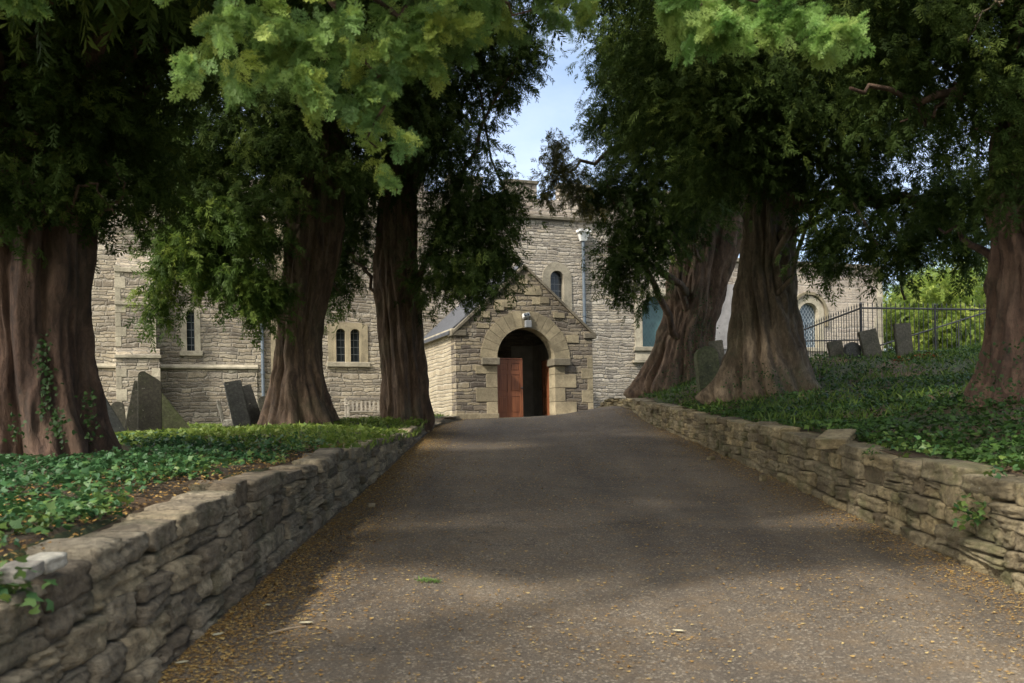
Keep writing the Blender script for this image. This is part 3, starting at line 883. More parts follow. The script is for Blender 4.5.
# a band of larger pale blocks under the twin lights and beside the pipe
mb = MB()
mb.box(-5.0, -4.55, WY-0.10, WY-0.002, 0.8, 9.0)
mb.build('pilaster', M['ashlar'], church)
mb = MB()
mb.box(10.66, 12.7, AY-0.06, AY-0.002, 0.8, 7.4); mb.box(10.66, 12.75, AY-0.13, AY-0.003, 4.90, 5.02, 0.02); mb.box(10.66, 12.75, AY-0.16, AY-0.004, 0.8, 4.62)
mb.build('pier', M['render_pale'], church)
mb = MB()
z = 1.0; k = 0
while z < 8.0:
    h = rr.uniform(0.3, 0.45); w_ = 0.42 if k % 2 else 0.25
    mb.box(19.4-w_, 19.412, AY-0.014, AY+0.3, z, z+h-0.012, 0.008); z += h; k += 1
mb.build_each('quoin', M['ashlar_pale'], church)


def drain(x, y, z0, z1, hopper=True):
    mb = MB(); mb.tube([(x, y-0.09, z0), (x, y-0.09, z1)], 0.055, 10)
    z = z0+0.5
    while z < z1:
        mb.tube([(x, y-0.09, z), (x, y-0.09, z+0.09)], 0.072, 10); z += 1.75
    p = mb.build('drainpipe', M['pipe'], church, smooth=False)
    if hopper:
        h = MB(); h.add([(x-0.1, y-0.17, z1-0.05), (x+0.1, y-0.17, z1-0.05), (x+0.1, y-0.01, z1-0.05), (x-0.1, y-0.01, z1-0.05), (x-0.2, y-0.26, z1+0.25), (x+0.2, y-0.26, z1+0.25), (x+0.2, y-0.01, z1+0.25), (x-0.2, y-0.01, z1+0.25)],
                        [(0, 3, 2, 1), (4, 5, 6, 7), (0, 1, 5, 4), (1, 2, 6, 5), (2, 3, 7, 6), (3, 0, 4, 7)])
        h.box(x-0.24, x+0.24, y-0.3, y-0.01, z1+0.252, z1+0.34)
        h.build('hopper', M['white'], p)
    return p


drain(-5.27, WY, 1.6, 7.4)
drain(6.03, WY, 2.0, 8.75)

# ---- porch
PW, PC, PB = 4.52, 2.26, 1.4
EZ, AZ = 4.91, 6.93
AR, AS = 0.96, 4.12
ang = [math.pi*(1-i/28) for i in range(29)]
inner = [(PC-AR, PB), (PC-AR, 3.2)]+[(PC+AR*math.cos(a), AS+AR*math.sin(a)) for a in ang]+[(PC+AR, 3.2), (PC+AR, PB)]


def gable_hit(a):
    c, s_ = math.cos(a), math.sin(a)
    best = 1e9
    if abs(c) > 1e-6:
        t = (PW/2)/abs(c)
        if AS+t*s_ <= EZ+1e-6: best = t
    # slopes z = AZ - k|x|
    k = (AZ-EZ)/(PW/2)
    t = (AZ-AS)/(s_+k*abs(c))
    if t > 0 and AS+t*s_ >= EZ-1e-6: best = min(best, t)
    return (PC+best*c, AS+best*s_)


outer = [(0, PB), (0, 3.2)]+[gable_hit(a) for a in ang]+[(PW, 3.2), (PW, PB)]
# snap the nearest points to the eave corners
for cxn in (0, PW):
    i = min(range(len(outer)), key=lambda i: abs(outer[i][0]-cxn)+abs(outer[i][1]-EZ))
    outer[i] = (cxn, EZ)
mb = MB(); ring_between(mb, inner, outer, 0.0, 0.48)
mb.build('porch_front', M['porch'], church)
mb = MB()
mb.box(0.0, 0.45, 0.482, WY-0.002, PB, EZ); 
mb.build('porch_side_wall', M['porch_side'], church)
mb = MB(); mb.box(PW-0.45, PW, 0.482, WY-0.002, PB, EZ)
mb.build('porch_side_wall', M['porch_side'], church)
mb = MB(); mb.box(PC-AR+0.02, PC+AR-0.02, 0.02, 0.46, PB, 2.285); mb.box(0.45, PW-0.45, 0.482, WY-0.003, PB, 2.29)
mb.build('porch_floor', M['ashlar_grey'], church)
mb = MB(); mb.box(0.46, 0.475, 0.5, WY-0.005, 2.2, EZ-0.02); mb.box(PW-0.475, PW-0.46, 0.5, WY-0.005, 2.2, EZ-0.02)
mb.box(0.48, PC-0.97, WY-0.02, WY-0.006, 2.3, EZ-0.02); mb.box(PC+0.97, PW-0.48, WY-0.02, WY-0.006, 2.3, EZ-0.02)
mb.build_each('plaster_lining', M['inside'], church)
# stone eaves course, gutter line
mb = MB(); mb.box(-0.13, 0.04, 0.02, WY-0.002, EZ-0.06, EZ+0.09, 0.02)
mb.build('eaves_course', M['ashlar_pale'], church)
# roof slabs
k = (AZ-EZ)/(PW/2)
mb = MB()
for sx in (-1, 1):
    xo = PC+sx*(PW/2+0.17); zo = AZ-k*(PW/2+0.17)+0.16
    vs = [(xo, 0.14, zo), (PC, 0.14, AZ+0.16), (PC, WY, AZ+0.16), (xo, WY, zo)]
    th = 0.09
    vs2 = [(a, b, c-th) for a, b, c in vs]
    mb.add(vs+vs2, [(0, 1, 2, 3) if sx < 0 else (3, 2, 1, 0), (7, 6, 5, 4) if sx < 0 else (4, 5, 6, 7), (0, 4, 5, 1), (1, 5, 6, 2), (2, 6, 7, 3), (3, 7, 4, 0)])
roof = mb.build('porch_roof', M['slate'], church)
mb = MB()
for sx in (-1, 1):
    x1_ = PC+sx*(PW/2+0.10); z1_ = AZ-k*(PW/2+0.10)
    for (ya, yb, dz, th) in ((-0.06, 0.135, 0.10, 0.10),):
        vs = [(x1_, ya, z1_+dz), (PC, ya, AZ+dz), (PC, yb, AZ+dz), (x1_, yb, z1_+dz)]
        vs2 = [(a, b, c-th+0.002) for a, b, c in vs]
        mb.add(vs+vs2, [(0, 1, 2, 3) if sx < 0 else (3, 2, 1, 0), (7, 6, 5, 4), (0, 4, 5, 1), (2, 6, 7, 3), (3, 7, 4, 0)])
mb.build('verge_coping', M['ashlar_grey'], church)
mb = MB()
mb.box(-0.14, 0.34, -0.05, 0.40, EZ-0.14, EZ+0.035, 0.02); mb.box(PW-0.30, PW+0.14, -0.05, 0.40, EZ-0.14, EZ+0.035, 0.02)
mb.build_each('kneeler_stone', M['ashlar_grey'], church)
# archivolt
mb = MB()
nV = 15
for i in range(nV):
    a0 = math.pi*(1-i/nV)-0.004; a1 = math.pi*(1-(i+1)/nV)+0.004
    ro = AR+0.50+(0.0 if i % 2 else 0.015)
    aa = [a0+(a1-a0)*j/3 for j in range(4)]
    inn = [(PC+AR*0.985*math.cos(a), AS+AR*0.985*math.sin(a)) for a in aa]; out = [(PC+ro*math.cos(a), AS+ro*math.sin(a)) for a in aa]
    ring_between(mb, inn, out, -0.03, 0.46)
mb.build('archivolt', M['ashlar'], church)
# imposts
for sx in (-1, 1):
    mb = MB()
    xa, xb = (PC-AR-0.50, PC-AR+0.07) if sx < 0 else (PC+AR-0.07, PC+AR+0.50)
    mb.box(xa, xb, -0.13, 0.5, AS-0.22, AS-0.004, 0.02)
    mb.build('impost', M['ashlar_grey'], church)
# jamb blocks, long and short
mb = MB(); z = 2.42; kk = 0
while z < AS-0.25:
    h = min(rr.uniform(0.3, 0.44), AS-0.23-z)
    wl = 0.68 if kk % 2 else 0.34
    wl2 = 0.34 if kk % 2 else 0.72
    mb.box(PC-AR-wl, PC-AR+0.012, -0.022, 0.47, z, z+h-0.012, 0.008)
    mb.box(PC+AR-0.012, PC+AR+wl2, -0.022, 0.47, z, z+h-0.012, 0.008); z += h; kk += 1
mb.build_each('jamb_block', M['ashlar'], church)
mb = MB(); mb.box(-0.05, PC-AR+0.03, -0.10, 0.44, 1.5, 2.42, 0.02); mb.box(PC+AR-0.03, PW+0.05, -0.10, 0.44, 1.5, 2.42, 0.02)
mb.build_each('porch_plinth', M['ashlar'], church)
# corner and face blocks of paler dressed stone
mb = MB(); z = 2.45; kk = 0
while z < EZ-0.4:
    h = rr.uniform(0.28, 0.40); wl = 0.30 if kk % 2 else 0.14
    if rr.random() < 0.8: mb.box(PW-wl*1.3, PW+0.004, -0.012, 0.3, z, z+h-0.012, 0.008)
    z += h; kk += 1
for i in range(30):
    a = rr.uniform(0.25, 2.9); r_ = rr.uniform(1.62, 2.3)
    x, z = PC+r_*math.cos(a), AS+r_*math.sin(a)
    w_, h = rr.uniform(0.22, 0.5), rr.uniform(0.14, 0.24)
    if x-w_/2 < 0.35 or x+w_/2 > PW-0.35 or z+h > AZ-k*(abs(x-PC)+w_/2)-0.05: continue
    mb.box(x-w_/2, x+w_/2, -0.008-0.001*i, 0.1, z, z+h, 0.006)
mb.build_each('gable_block', M['ashlar'], church)
# inner doorway ring
mb = MB(); ring_between(mb, arch_pts(2.26, 1.3, 2.0, 3.9), arch_pts(2.26, 1.9, 2.0, 3.9), WY-0.06, WY+0.3)
mb.build('inner_doorway', M['ashlar'], church)
p = MB(); pts = arch_pts(2.26, 1.3, 2.0, 3.9); p.add([(x, WY+0.35, z) for x, z in pts], [tuple(range(len(pts)))[::-1]])
p.build('inner_door', flat_mat('dark_oak', (0.05, 0.035, 0.025), 0.6, 0.3, 10, 0.2), church)


def door_leaf(hx, rot, side, w=0.95, h=1.80, label=None):
    """panelled leaf hinged at hx, panels on both faces"""
    root = bpy.data.objects.new('door', None)
    mb = MB()
    st, t = 0.105, 0.05
    x_ = lambda a, b: (a, b) if side > 0 else (-b, -a)
    def bx_(a, b, y0, y1, z0, z1, bev=0.0):
        xa, xb = x_(a, b); mb.box(xa, xb, y0, y1, z0, z1, bev)
    rows = [(0.0, 0.13), (0.66, 0.80), (1.34, 1.44), (h-0.11, h)]
    for a, b in ((0, st), (w/2-st/2, w/2+st/2), (w-st, w)): bx_(a, b, 0, t, 0, h, 0.004)
    for z0, z1 in rows:
        bx_(st, w/2-st/2, 0.001, t-0.001, z0, z1); bx_(w/2+st/2, w-st, 0.001, t-0.001, z0, z1)
    bx_(-0.0, w, -0.012, t+0.012, h+0.001, h+0.045, 0.006)
    me = mb.build('door', M['door'], church)
    me.location = (hx, 0.16, 2.295); me.rotation_euler = (0, 0, rot)
    pm = MB()
    for a, b in ((st, w/2-st/2), (w/2+st/2, w-st)):
        for z0, z1 in ((0.13, 0.66), (0.80, 1.34), (1.44, h-0.11)):
            xa, xb = x_(a+0.002, b-0.002)
            pm.box(xa, xb, t/2-0.012, t/2+0.012, z0, z1)
            pm.box(xa+0.035, xb-0.035, t/2-0.02, t/2+0.02, z0+0.04, z1-0.04, 0.008)
    pm.build('panel', M['door'], me)
    hm = MB()
    xa, xb = x_(w-0.07, w-0.04)
    hm.tube([((xa+xb)/2, 0, 0.92), ((xa+xb)/2, -0.05, 0.92)], 0.012, 8); hm.tube([((xa+xb)/2, -0.05, 0.92), ((xa+xb)/2, -0.085, 0.92)], [0.03, 0.022], 10)
    hm.build('handle', M['iron'], me)
    return me


door_leaf(PC-AR, R(6), 1)
d2 = door_leaf(PC+AR, R(-90), -1)

# lamp above the arch: hangs on the church, a thing of its own
lamp = empty('floodlight', church.matrix_world @ Vector((0, 0, 0)), TH)
church_m = Matrix.Translation(A) @ Matrix.Rotation(TH, 4, 'Z')
lamp.location = church_m @ Vector((PC+0.06, -0.03, AS+AR+0.10)); lamp.rotation_euler = (0, 0, TH)
tag(lamp, 'small white floodlight on a grey box over the porch arch', 'lamp')
mb = MB(); mb.box(-0.10, 0.10, -0.12, -0.0, -0.12, 0.10, 0.015); mb.build('junction_box', M['lamp_grey'], lamp)
mb = MB(); mb.tube([(0, -0.05, 0.10), (0, -0.09, 0.19)], 0.02, 8); mb.build('bracket', M['lamp_grey'], lamp)
mb = MB(); mb.box(-0.11, 0.11, -0.20, -0.03, 0.17, 0.30, 0.02); h = mb.build('lamp_head', M['white'], lamp)
h.rotation_euler = (R(-18), R(-14), 0)
mb = MB(); mb.box(-0.09, 0.09, -0.208, -0.202, 0.185, 0.285); mb.build('glass', M['glass_dark'], h)

# bench under the twin lights
bn = empty('bench', church_m @ Vector((-1.95, 2.75, 2.17)), TH)
tag(bn, 'weathered slatted wooden bench against the church wall, between two yew trunks', 'bench')
L2 = 0.85
mb = MB()
for i in range(12):
    x = -L2+0.09+i*(2*L2-0.18)/11
    mb.box(x-0.03, x+0.03, 0.24, 0.262, 0.46, 0.80)
mb.build('backrest', M['bench'], bn)
mb = MB(); mb.box(-L2, L2, 0.225, 0.285, 0.80, 0.88, 0.01); mb.box(-L2, L2, 0.23, 0.28, 0.40, 0.455, 0.008); mb.build('top_rail', M['bench_dark'], bn)
mb = MB()
for i in range(4): mb.box(-L2+0.03, L2-0.03, -0.24+i*0.115, -0.145+i*0.115, 0.40, 0.43, 0.005)
mb.build('seat', M['bench'], bn)
for sx in (-1, 1):
    for yy, zz in ((-0.22, 0.62), (0.255, 0.86)):
        mb = MB(); mb.box(sx*L2-0.03, sx*L2+0.03, yy-0.03, yy+0.03, -0.06, zz, 0.005); mb.build('leg', M['bench'], bn)
    mb = MB(); mb.box(sx*L2-0.04, sx*L2+0.04, -0.28, 0.222, 0.622, 0.655, 0.008); mb.build('armrest', M['bench'], bn)

# ------------------------------------------------------------------ headstones
def headstone(name, pts, base, th, mat, rot, label, cat='headstone', group=None, yaw=None, tone=0.45):
    """pts: outline in metres (x, z), base point, rot = (lean back, lean sideways)"""
    bm = bmesh.new()
    vf = [bm.verts.new((x, -th/2, z)) for x, z in pts]
    f = bm.faces.new(vf)
    r_ = bmesh.ops.extrude_face_region(bm, geom=[f])
    for v in r_['geom']:
        if isinstance(v, bmesh.types.BMVert): v.co.y += th
    bmesh.ops.recalc_face_normals(bm, faces=bm.faces[:])
    bmesh.ops.bevel(bm, geom=[e for e in bm.edges], offset=0.012, segments=2, affect='EDGES')
    me = bpy.data.meshes.new(name); bm.to_mesh(me); bm.free()
    a = me.attributes.new('tone', 'FLOAT', 'POINT'); a.data.foreach_set('value', np.full(len(me.vertices), tone, np.float32))
    me.materials.append(mat)
    o = link(bpy.data.objects.new(name, me))
    o.location = base
    o.rotation_mode = 'XYZ'
    o.rotation_euler = (rot[0], rot[1], yaw if yaw is not None else (R(24) if base.x < 0 else R(8)))
    return tag(o, label, cat, group)


def rect(w, h, top='flat', cut=0.0):
    a = w/2
    if top == 'flat': return [(-a, -0.4), (a, -0.4), (a, h), (-a, h)]
    if top == 'slope': return [(-a, -0.4), (a, -0.4), (a, h-cut), (a*0.75, h-cut*0.72), (-a*0.55, h), (-a*0.9, h-0.03), (-a, h-0.08)]
    if top == 'round':
        n = 10; hh = h-a*0.8
        return [(-a, -0.4), (a, -0.4)]+[(a*math.cos(math.pi*i/n), hh+a*0.8*math.sin(math.pi*i/n)) for i in range(n+1)]
    if top == 'shoulder':
        n = 8; r_ = a*0.72; hh = h-r_
        return [(-a, -0.4), (a, -0.4), (a, hh), (r_, hh+0.001)]+[(r_*math.cos(math.pi*i/n), hh+0.03+r_*math.sin(math.pi*i/n)) for i in range(1, n)]+[(-r_, hh+0.001), (-a, hh)]


GL = 'headstones left of the path'
GR = 'headstones before the railing'


def base(px, py, d):
    p = P(px, py, d); return p


headstone('headstone', rect(0.44, 1.18, 'slope', 0.24), base(150, 431, 19.5), 0.12, M['headstone'], (R(-4), R(1)), 'tall grey headstone with a slanted broken top, in front of its leaning neighbours', group=GL, tone=0.1)
headstone('headstone', rect(0.42, 1.02, 'flat'), base(135, 432, 20.0), 0.11, M['headstone'], (R(-6), R(12)), 'narrow headstone tilting right, peeping out behind the tall slanted-top one', group=GL)
headstone('headstone', rect(0.50, 1.05, 'flat'), base(179, 434, 20.3), 0.10, M['headstone_moss'], (R(-8), R(-36)), 'mossy headstone fallen far over to the left behind the tall slanted-top one', group=GL, tone=0.6)
headstone('headstone', rect(0.27, 0.56, 'round'), base(120, 428, 21.0), 0.09, M['headstone'], (R(-4), R(-5)), 'smallest round-topped headstone beside the big red-barked trunk', group=GL)
headstone('headstone', rect(0.34, 1.18, 'flat'), base(115, 432, 18.2), 0.11, M['headstone_dark'], (R(-6), R(-28)), 'dark headstone leaning against the edge of the big red-barked trunk', group=GL)
headstone('headstone', rect(0.34, 0.88, 'flat'), base(242, 424, 20.0), 0.10, M['headstone_dark'], (R(-4), R(-11)), 'dark slate headstone tilting left, the taller of a touching pair', group=GL)
headstone('headstone', rect(0.42, 0.80, 'flat'), base(253, 424, 20.4), 0.09, M['headstone_dark'], (R(-4), R(-17)), 'dark slate headstone overlapped by the taller slate one of its pair', group=GL)
headstone('headstone', rect(0.24, 0.52, 'round'), base(266, 420, 21.5), 0.09, M['headstone'], (R(-4), R(-6)), 'little rounded headstone under the drainpipe, half behind a trunk', group=GL)
o = headstone('grave_marker', rect(0.07, 0.52, 'slope', 0.05), base(224, 424, 20.6), 0.08, M['palestone'], (0, R(-13)), 'thin pale stone marker leaning left in the grass', 'grave marker')
headstone('headstone', rect(0.38, 0.50, 'flat'), base(838, 361, 24.5), 0.10, M['headstone'], (R(-4), R(-9)), 'low plain headstone tilting left, nearest the twisted trunk, before the railing', group=GR)
headstone('headstone', rect(0.40, 0.46, 'round'), base(852, 361, 24.1), 0.12, M['headstone_dark'], (R(-4), R(4)), 'dark low round-topped headstone before the railing', group=GR)
headstone('headstone', rect(0.46, 0.74, 'flat'), base(874, 360, 24.0), 0.10, M['headstone'], (R(-4), R(-12)), 'broad square headstone tilting left beside the dark round-topped one', group=GR)
headstone('headstone', rect(0.42, 0.84, 'flat'), base(905, 358, 24.0), 0.10, M['headstone'], (R(-3), R(-3)), 'square headstone standing nearly upright before the sunlit bushes', group=GR)
headstone('headstone', rect(0.52, 0.95, 'round'), base(709, 387, 23.3), 0.26, M['headstone_moss'], (R(-5), R(-3)), 'thick mossy green headstone between two yew trunks')
headstone('headstone', rect(0.34, 1.05, 'flat'), base(722, 383, 24.3), 0.10, M['headstone'], (R(-4), R(-7)), 'thin dark headstone behind the thick mossy one')
# broken stone beside the slate pair, loose rocks by the walls


def rock(px, py, d, size, mat, label, seed, name='rock', sink=0.3, group=None):
    rng = np.random.default_rng(seed)
    st = make_stone(rng, *size, 1.3)
    p = P(px, py, d)
    o = np_mesh(name, st, SF, mat, tone=np.full(len(st), 0.6))
    o.location = (p.x, p.y, p.z+size[2]*(0.5-sink)); o.rotation_euler = (0, 0, rng.uniform(0, 3))
    return tag(o, label, 'rock', group)


rock(231, 425, 20.2, (0.28, 0.18, 0.16), M['palestone'], 'pale lump of broken stone in the grass at the foot of the slate pair', 41)


def path_rock(px, py, size, mat, label, seed):
    d = 6.0
    for _ in range(40):
        p = P(px, py, d); e = p.z-float(path_z(p.x, p.y)); d += e*3.0
    return rock(px, py, d, size, mat, label, seed, sink=0.15)


path_rock(711, 460, (0.11, 0.08, 0.07), M['wallstone_gold'], 'grey-brown stone lying at the foot of the mossy wall, nearer the trees', 51)
path_rock(763, 481, (0.09, 0.05, 0.10), M['wallstone_gold'], 'small upright stone at the foot of the mossy wall, nearer the camera', 52)
path_rock(371, 507, (0.08, 0.06, 0.05), M['wallstone'], 'small pebble at the foot of the ivy bank wall', 53)

# ------------------------------------------------------------------ trees
def trunk_mesh(axis, radii, seed, flutes=7, amp=0.14, twist=0.5, root_amp=0.55, root_h=1.1, nth=200, nz=130, roots=7, extra=None, ysc=1.0):
    """axis: world points from the foot up; radii at them"""
    rng = np.random.default_rng(seed)
    ax = np.array([tuple(a) for a in axis]); rd = np.array(radii, float)
    ln = np.r_[0, np.cumsum(np.linalg.norm(np.diff(ax, axis=0), axis=1))]
    s = np.linspace(0, ln[-1], nz)
    # smooth the axis
    def sm(v):
        y = np.interp(s, ln, v)
        for _ in range(6):
            y[1:-1] = (y[:-2]+2*y[1:-1]+y[2:])/4
        return y
    C = np.c_[sm(ax[:, 0]), sm(ax[:, 1]), sm(ax[:, 2])]; r = sm(rd)
    th = np.linspace(0, 2*math.pi, nth, endpoint=False)
    TH_, S_ = np.meshgrid(th, s)
    ph = rng.uniform(0, 6.28, 20)
    tw = twist*S_*0.35
    f = 0
    # rounded columns with sharp grooves between them
    cols = np.abs(np.sin((flutes*(TH_+tw)+0.7*np.sin(S_*0.9+ph[0])+0.9*np.sin(2*TH_+ph[1]))/2))
    cv = 0.65+0.35*np.sin(TH_+tw+ph[14])*np.sin(0.8*S_+ph[15])
    f += amp*(cols**0.7-0.7)*1.5*cv
    cols2 = np.abs(np.sin(((flutes*2+1)*(TH_+tw*1.2)+1.1*np.sin(S_*1.3+ph[2])+1.0*np.sin(3*TH_+ph[3]))/2))
    f += amp*0.4*(cols2-0.6)
    f += 0.08*np.sin(2*TH_+ph[4]+0.3*S_)+0.05*np.sin(3*TH_+ph[5]-0.5*S_)
    f += 0.035*np.sin(5*TH_+2.2*S_+ph[6])*np.sin(1.7*S_+ph[7])
    f += 0.012*np.sin(31*TH_+3*np.sin(1.5*S_+ph[12]))+0.009*np.sin(47*TH_+2*np.sin(2.3*S_+ph[13]))
    from mathutils import noise as mnoise
    tt_ = TH_+tw
    q = np.stack([np.cos(tt_)*3.2, np.sin(tt_)*3.2, S_*1.15+seed], axis=2).reshape(-1, 3)
    g1 = np.array([mnoise.noise(v) for v in q.tolist()]).reshape(TH_.shape)
    q2 = np.stack([np.cos(tt_)*9, np.sin(tt_)*9, S_*1.3+seed*2], axis=2).reshape(-1, 3)
    g2 = np.array([mnoise.noise(v) for v in q2.tolist()]).reshape(TH_.shape)
    f += 0.20*(0.3-np.abs(g1)*1.4)+0.09*(0.3-np.abs(g2)*1.3)
    # roots spreading at the foot
    k = np.clip(1-(S_-0.9)/root_h, 0, 1)**2
    rt = np.abs(np.cos(roots*(TH_+tw*0.6)/2+0.8*np.sin(TH_+ph[8])))**1.5
    f += k*root_amp*(-0.25+0.75*rt*(0.7+0.3*np.sin(2*TH_+ph[9])))
    # burrs
    for _ in range(20):
        t0 = rng.uniform(0, 6.28); s0 = rng.uniform(0.6, ln[-1]*0.7); a_ = rng.uniform(-0.08, 0.14)
        dd = ((np.angle(np.exp(1j*(TH_-t0))))/rng.uniform(.15, .35))**2+((S_-s0)/rng.uniform(.12, .35))**2
        f += a_*np.exp(-dd)
    Rr = 0.88*r[:, None]*(1+f)*np.clip(0.35+0.65*S_/0.85, 0, 1)
    V = np.stack([C[:, 0:1]+Rr*np.cos(TH_), C[:, 1:2]+ysc*Rr*np.sin(TH_), C[:, 2:3]+0*Rr], axis=2).reshape(-1, 3)
    i, j = np.meshgrid(np.arange(nz-1), np.arange(nth), indexing='ij')
    a = (i*nth+j).ravel(); b = (i*nth+(j+1) % nth).ravel()
    Fq = np.c_[a, b, b+nth, a+nth]
    return V, Fq, C


def spray_template(kind):
    """list of rhombic leaf pieces (each 4 verts) of a flat twig along +x, length 1"""
    q = []
    rg = np.random.default_rng(5+sum(map(ord, kind)))
    def piece(p, ang, L, w, dz=0.0):
        d = np.array([math.cos(ang), math.sin(ang), dz]); n = np.array([-math.sin(ang), math.cos(ang), 0])
        q.append([p, p+d*L*0.45+n*w, p+d*L, p+d*L*0.45-n*w])
    if kind.startswith('far'):
        piece(np.zeros(3), 0, 1.0, 0.022)
        for i, t in enumerate(np.sort(rg.uniform(0.05, 0.95, 20))):
            s = 1 if i % 2 else -1
            piece(np.array([t, 0, -0.15*t*t]), s*rg.uniform(0.35, 1.15), rg.uniform(0.2, 0.46)*(1-0.35*t), rg.uniform(0.022, 0.042), rg.uniform(-0.75, 0.15))
    elif kind.startswith('mid'):
        piece(np.zeros(3), 0, 1.0, 0.014)
        for i, t in enumerate(np.sort(rg.uniform(0.05, 0.95, 16))):
            s = 1 if i % 2 else -1
            an = s*rg.uniform(0.4, 1.1); L = rg.uniform(0.25, 0.5)*(1-0.4*t); dz = rg.uniform(-0.7, 0.1)
            p = np.array([t, 0, -0.12*t*t]); piece(p, an, L, 0.034, dz)
            e = p+np.array([math.cos(an), math.sin(an), dz])*L*0.45
            piece(e, an+s*rg.uniform(.3, .9), L*0.5, 0.03, dz-0.2)
    else:  # near: needles in two ranks on each side twig
        piece(np.zeros(3), 0, 1.0, 0.008)
        for i, t in enumerate(np.linspace(0.1, 0.95, 8)):
            s = 1 if i % 2 else -1
            an = s*rg.uniform(0.5, 1.1); L = rg.uniform(0.3, 0.55)*(1-0.45*t)
            p0 = np.array([t, 0, -0.10*t*t])
            piece(p0, an, L, 0.007, -0.12)
            for u in np.linspace(0.25, 1.0, 5):
                e = p0+np.array([math.cos(an), math.sin(an), -0.12])*L*u
                for s2 in (-1, 1):
                    piece(e, an+s2*(0.85+0.2*rg.random()), 0.19, 0.03, 0.35*rg.normal())
    return np.array(q)


TPL = {k: spray_template(k) for k in [a+b for a in ('far', 'mid', 'near') for b in '01234']}


def frames(D, rng, flat=0.6):
    """orthonormal frames with x along D and z roughly up"""
    D = D/np.linalg.norm(D, axis=1, keepdims=True)
    up = np.tile(np.array([0, 0, 1.0]), (len(D), 1))+rng.normal(0, flat, D.shape)
    Y = np.cross(up, D); Y /= np.linalg.norm(Y, axis=1, keepdims=True)+1e-9
    Z = np.cross(D, Y)
    return np.stack([D, Y, Z], axis=2)          # columns


def sprays(pos, D, L, tone, tpl, rng, flat=0.6):
    Rm = frames(D, rng, flat)
    which = rng.integers(0, 5, len(pos)); Vs, Ts = [], []
    for k in range(5):
        T = TPL[tpl+str(k)]; m = which == k
        V = np.einsum('nij,qkj->nqki', Rm[m], T)*L[m][:, None, None, None]+pos[m][:, None, None, :]
        Vs.append(V.reshape(-1, 3)); Ts.append(np.repeat(tone[m], len(T)*4))
    return np.concatenate(Vs), np.concatenate(Ts), 0


def lobe(px, py, d, rx, ry, rd):
    c = P(px, py, d); return (np.array(c), np.array([rx/F*d, rd, ry/F*d]))


def crown_points(lobes, n, rng, per=16, spread=0.42, bias=0.45, weights=None, droop=0.55, tsd=0.2):
    vol = np.array([np.prod(l[1])**0.8 for l in lobes])
    if weights is not None: vol = vol*np.array(weights)
    vol /= vol.sum()
    nc = max(1, n//per)
    idx = rng.choice(len(lobes), nc, p=vol)
    C = np.array([l[0] for l in lobes])[idx]; Rr = np.array([l[1] for l in lobes])[idx]
    u = rng.normal(size=(nc, 3)); u /= np.linalg.norm(u, axis=1, keepdims=True)
    rr_ = rng.random(nc)**bias
    cp = C+u*Rr*rr_[:, None]
    out = u*np.array([1, 1, 0.35])
    out[:, 2] -= droop
    out += rng.normal(0, 0.35, out.shape)
    out /= np.linalg.norm(out, axis=1, keepdims=True)
    ctone = np.clip(rng.normal(0.42, tsd, nc), 0, 1)
    k = np.repeat(np.arange(nc), per)
    m = len(k)
    along = rng.uniform(-1.0, 0.35, m)*spread*1.6
    pos = cp[k]+out[k]*along[:, None]+rng.normal(0, spread*0.28, (m, 3))
    pos[:, 2] -= np.clip(along, 0, 1)*0.2
    D = out[k]+rng.normal(0, 0.45, (m, 3)); D[:, 2] -= 0.15
    tone = np.clip(ctone[k]+rng.normal(0, 0.16, m), 0, 1)
    return pos, D, tone, cp, out


def build_crown(name, root, lobes, n, mat, seed, L=(0.26, 0.46), tpl='far', per=16, spread=0.42, weights=None, clip=None, droop=0.55, twigs=True, flat=0.6, tone_shift=0.0, bias=0.45, tsd=0.2):
    rng = np.random.default_rng(seed)
    pos, D, tone, cp, out = crown_points(lobes, n, rng, per, spread, bias, weights, droop, tsd)
    if clip is not None:
        keep = clip(pos); pos, D, tone = pos[keep], D[keep], tone[keep]
    Ls = rng.uniform(L[0], L[1], len(pos))
    V, T, nq = sprays(pos, D, Ls, np.clip(tone+tone_shift, 0, 1), tpl, rng, flat)
    V = V-np.array(root.location[:])
    return np_mesh(name, V, np.arange(len(V), dtype=np.int32).reshape(-1, 4), mat, root, tone=T)


def limb(root, pts, r0, r1, mat, name='limb', n=8, wig=0.12, seed=0):
    rng = np.random.default_rng(seed)
    pts = np.array([tuple(p) for p in pts]); k = 14
    t = np.linspace(0, 1, len(pts)); tt = np.linspace(0, 1, k)
    Q = np.c_[np.interp(tt, t, pts[:, 0]), np.interp(tt, t, pts[:, 1]), np.interp(tt, t, pts[:, 2])]
    for _ in range(3): Q[1:-1] = (Q[:-2]+2*Q[1:-1]+Q[2:])/4
    Q[1:-1] += rng.normal(0, wig, (k-2, 3))*0.5
    rad = r0+(r1-r0)*tt**0.8
    mb = MB(); mb.tube([Vector(q)-root.location for q in Q], list(rad*(1+rng.normal(0, 0.05, k))), n)
    return mb.build(name, mat, root, smooth=True)


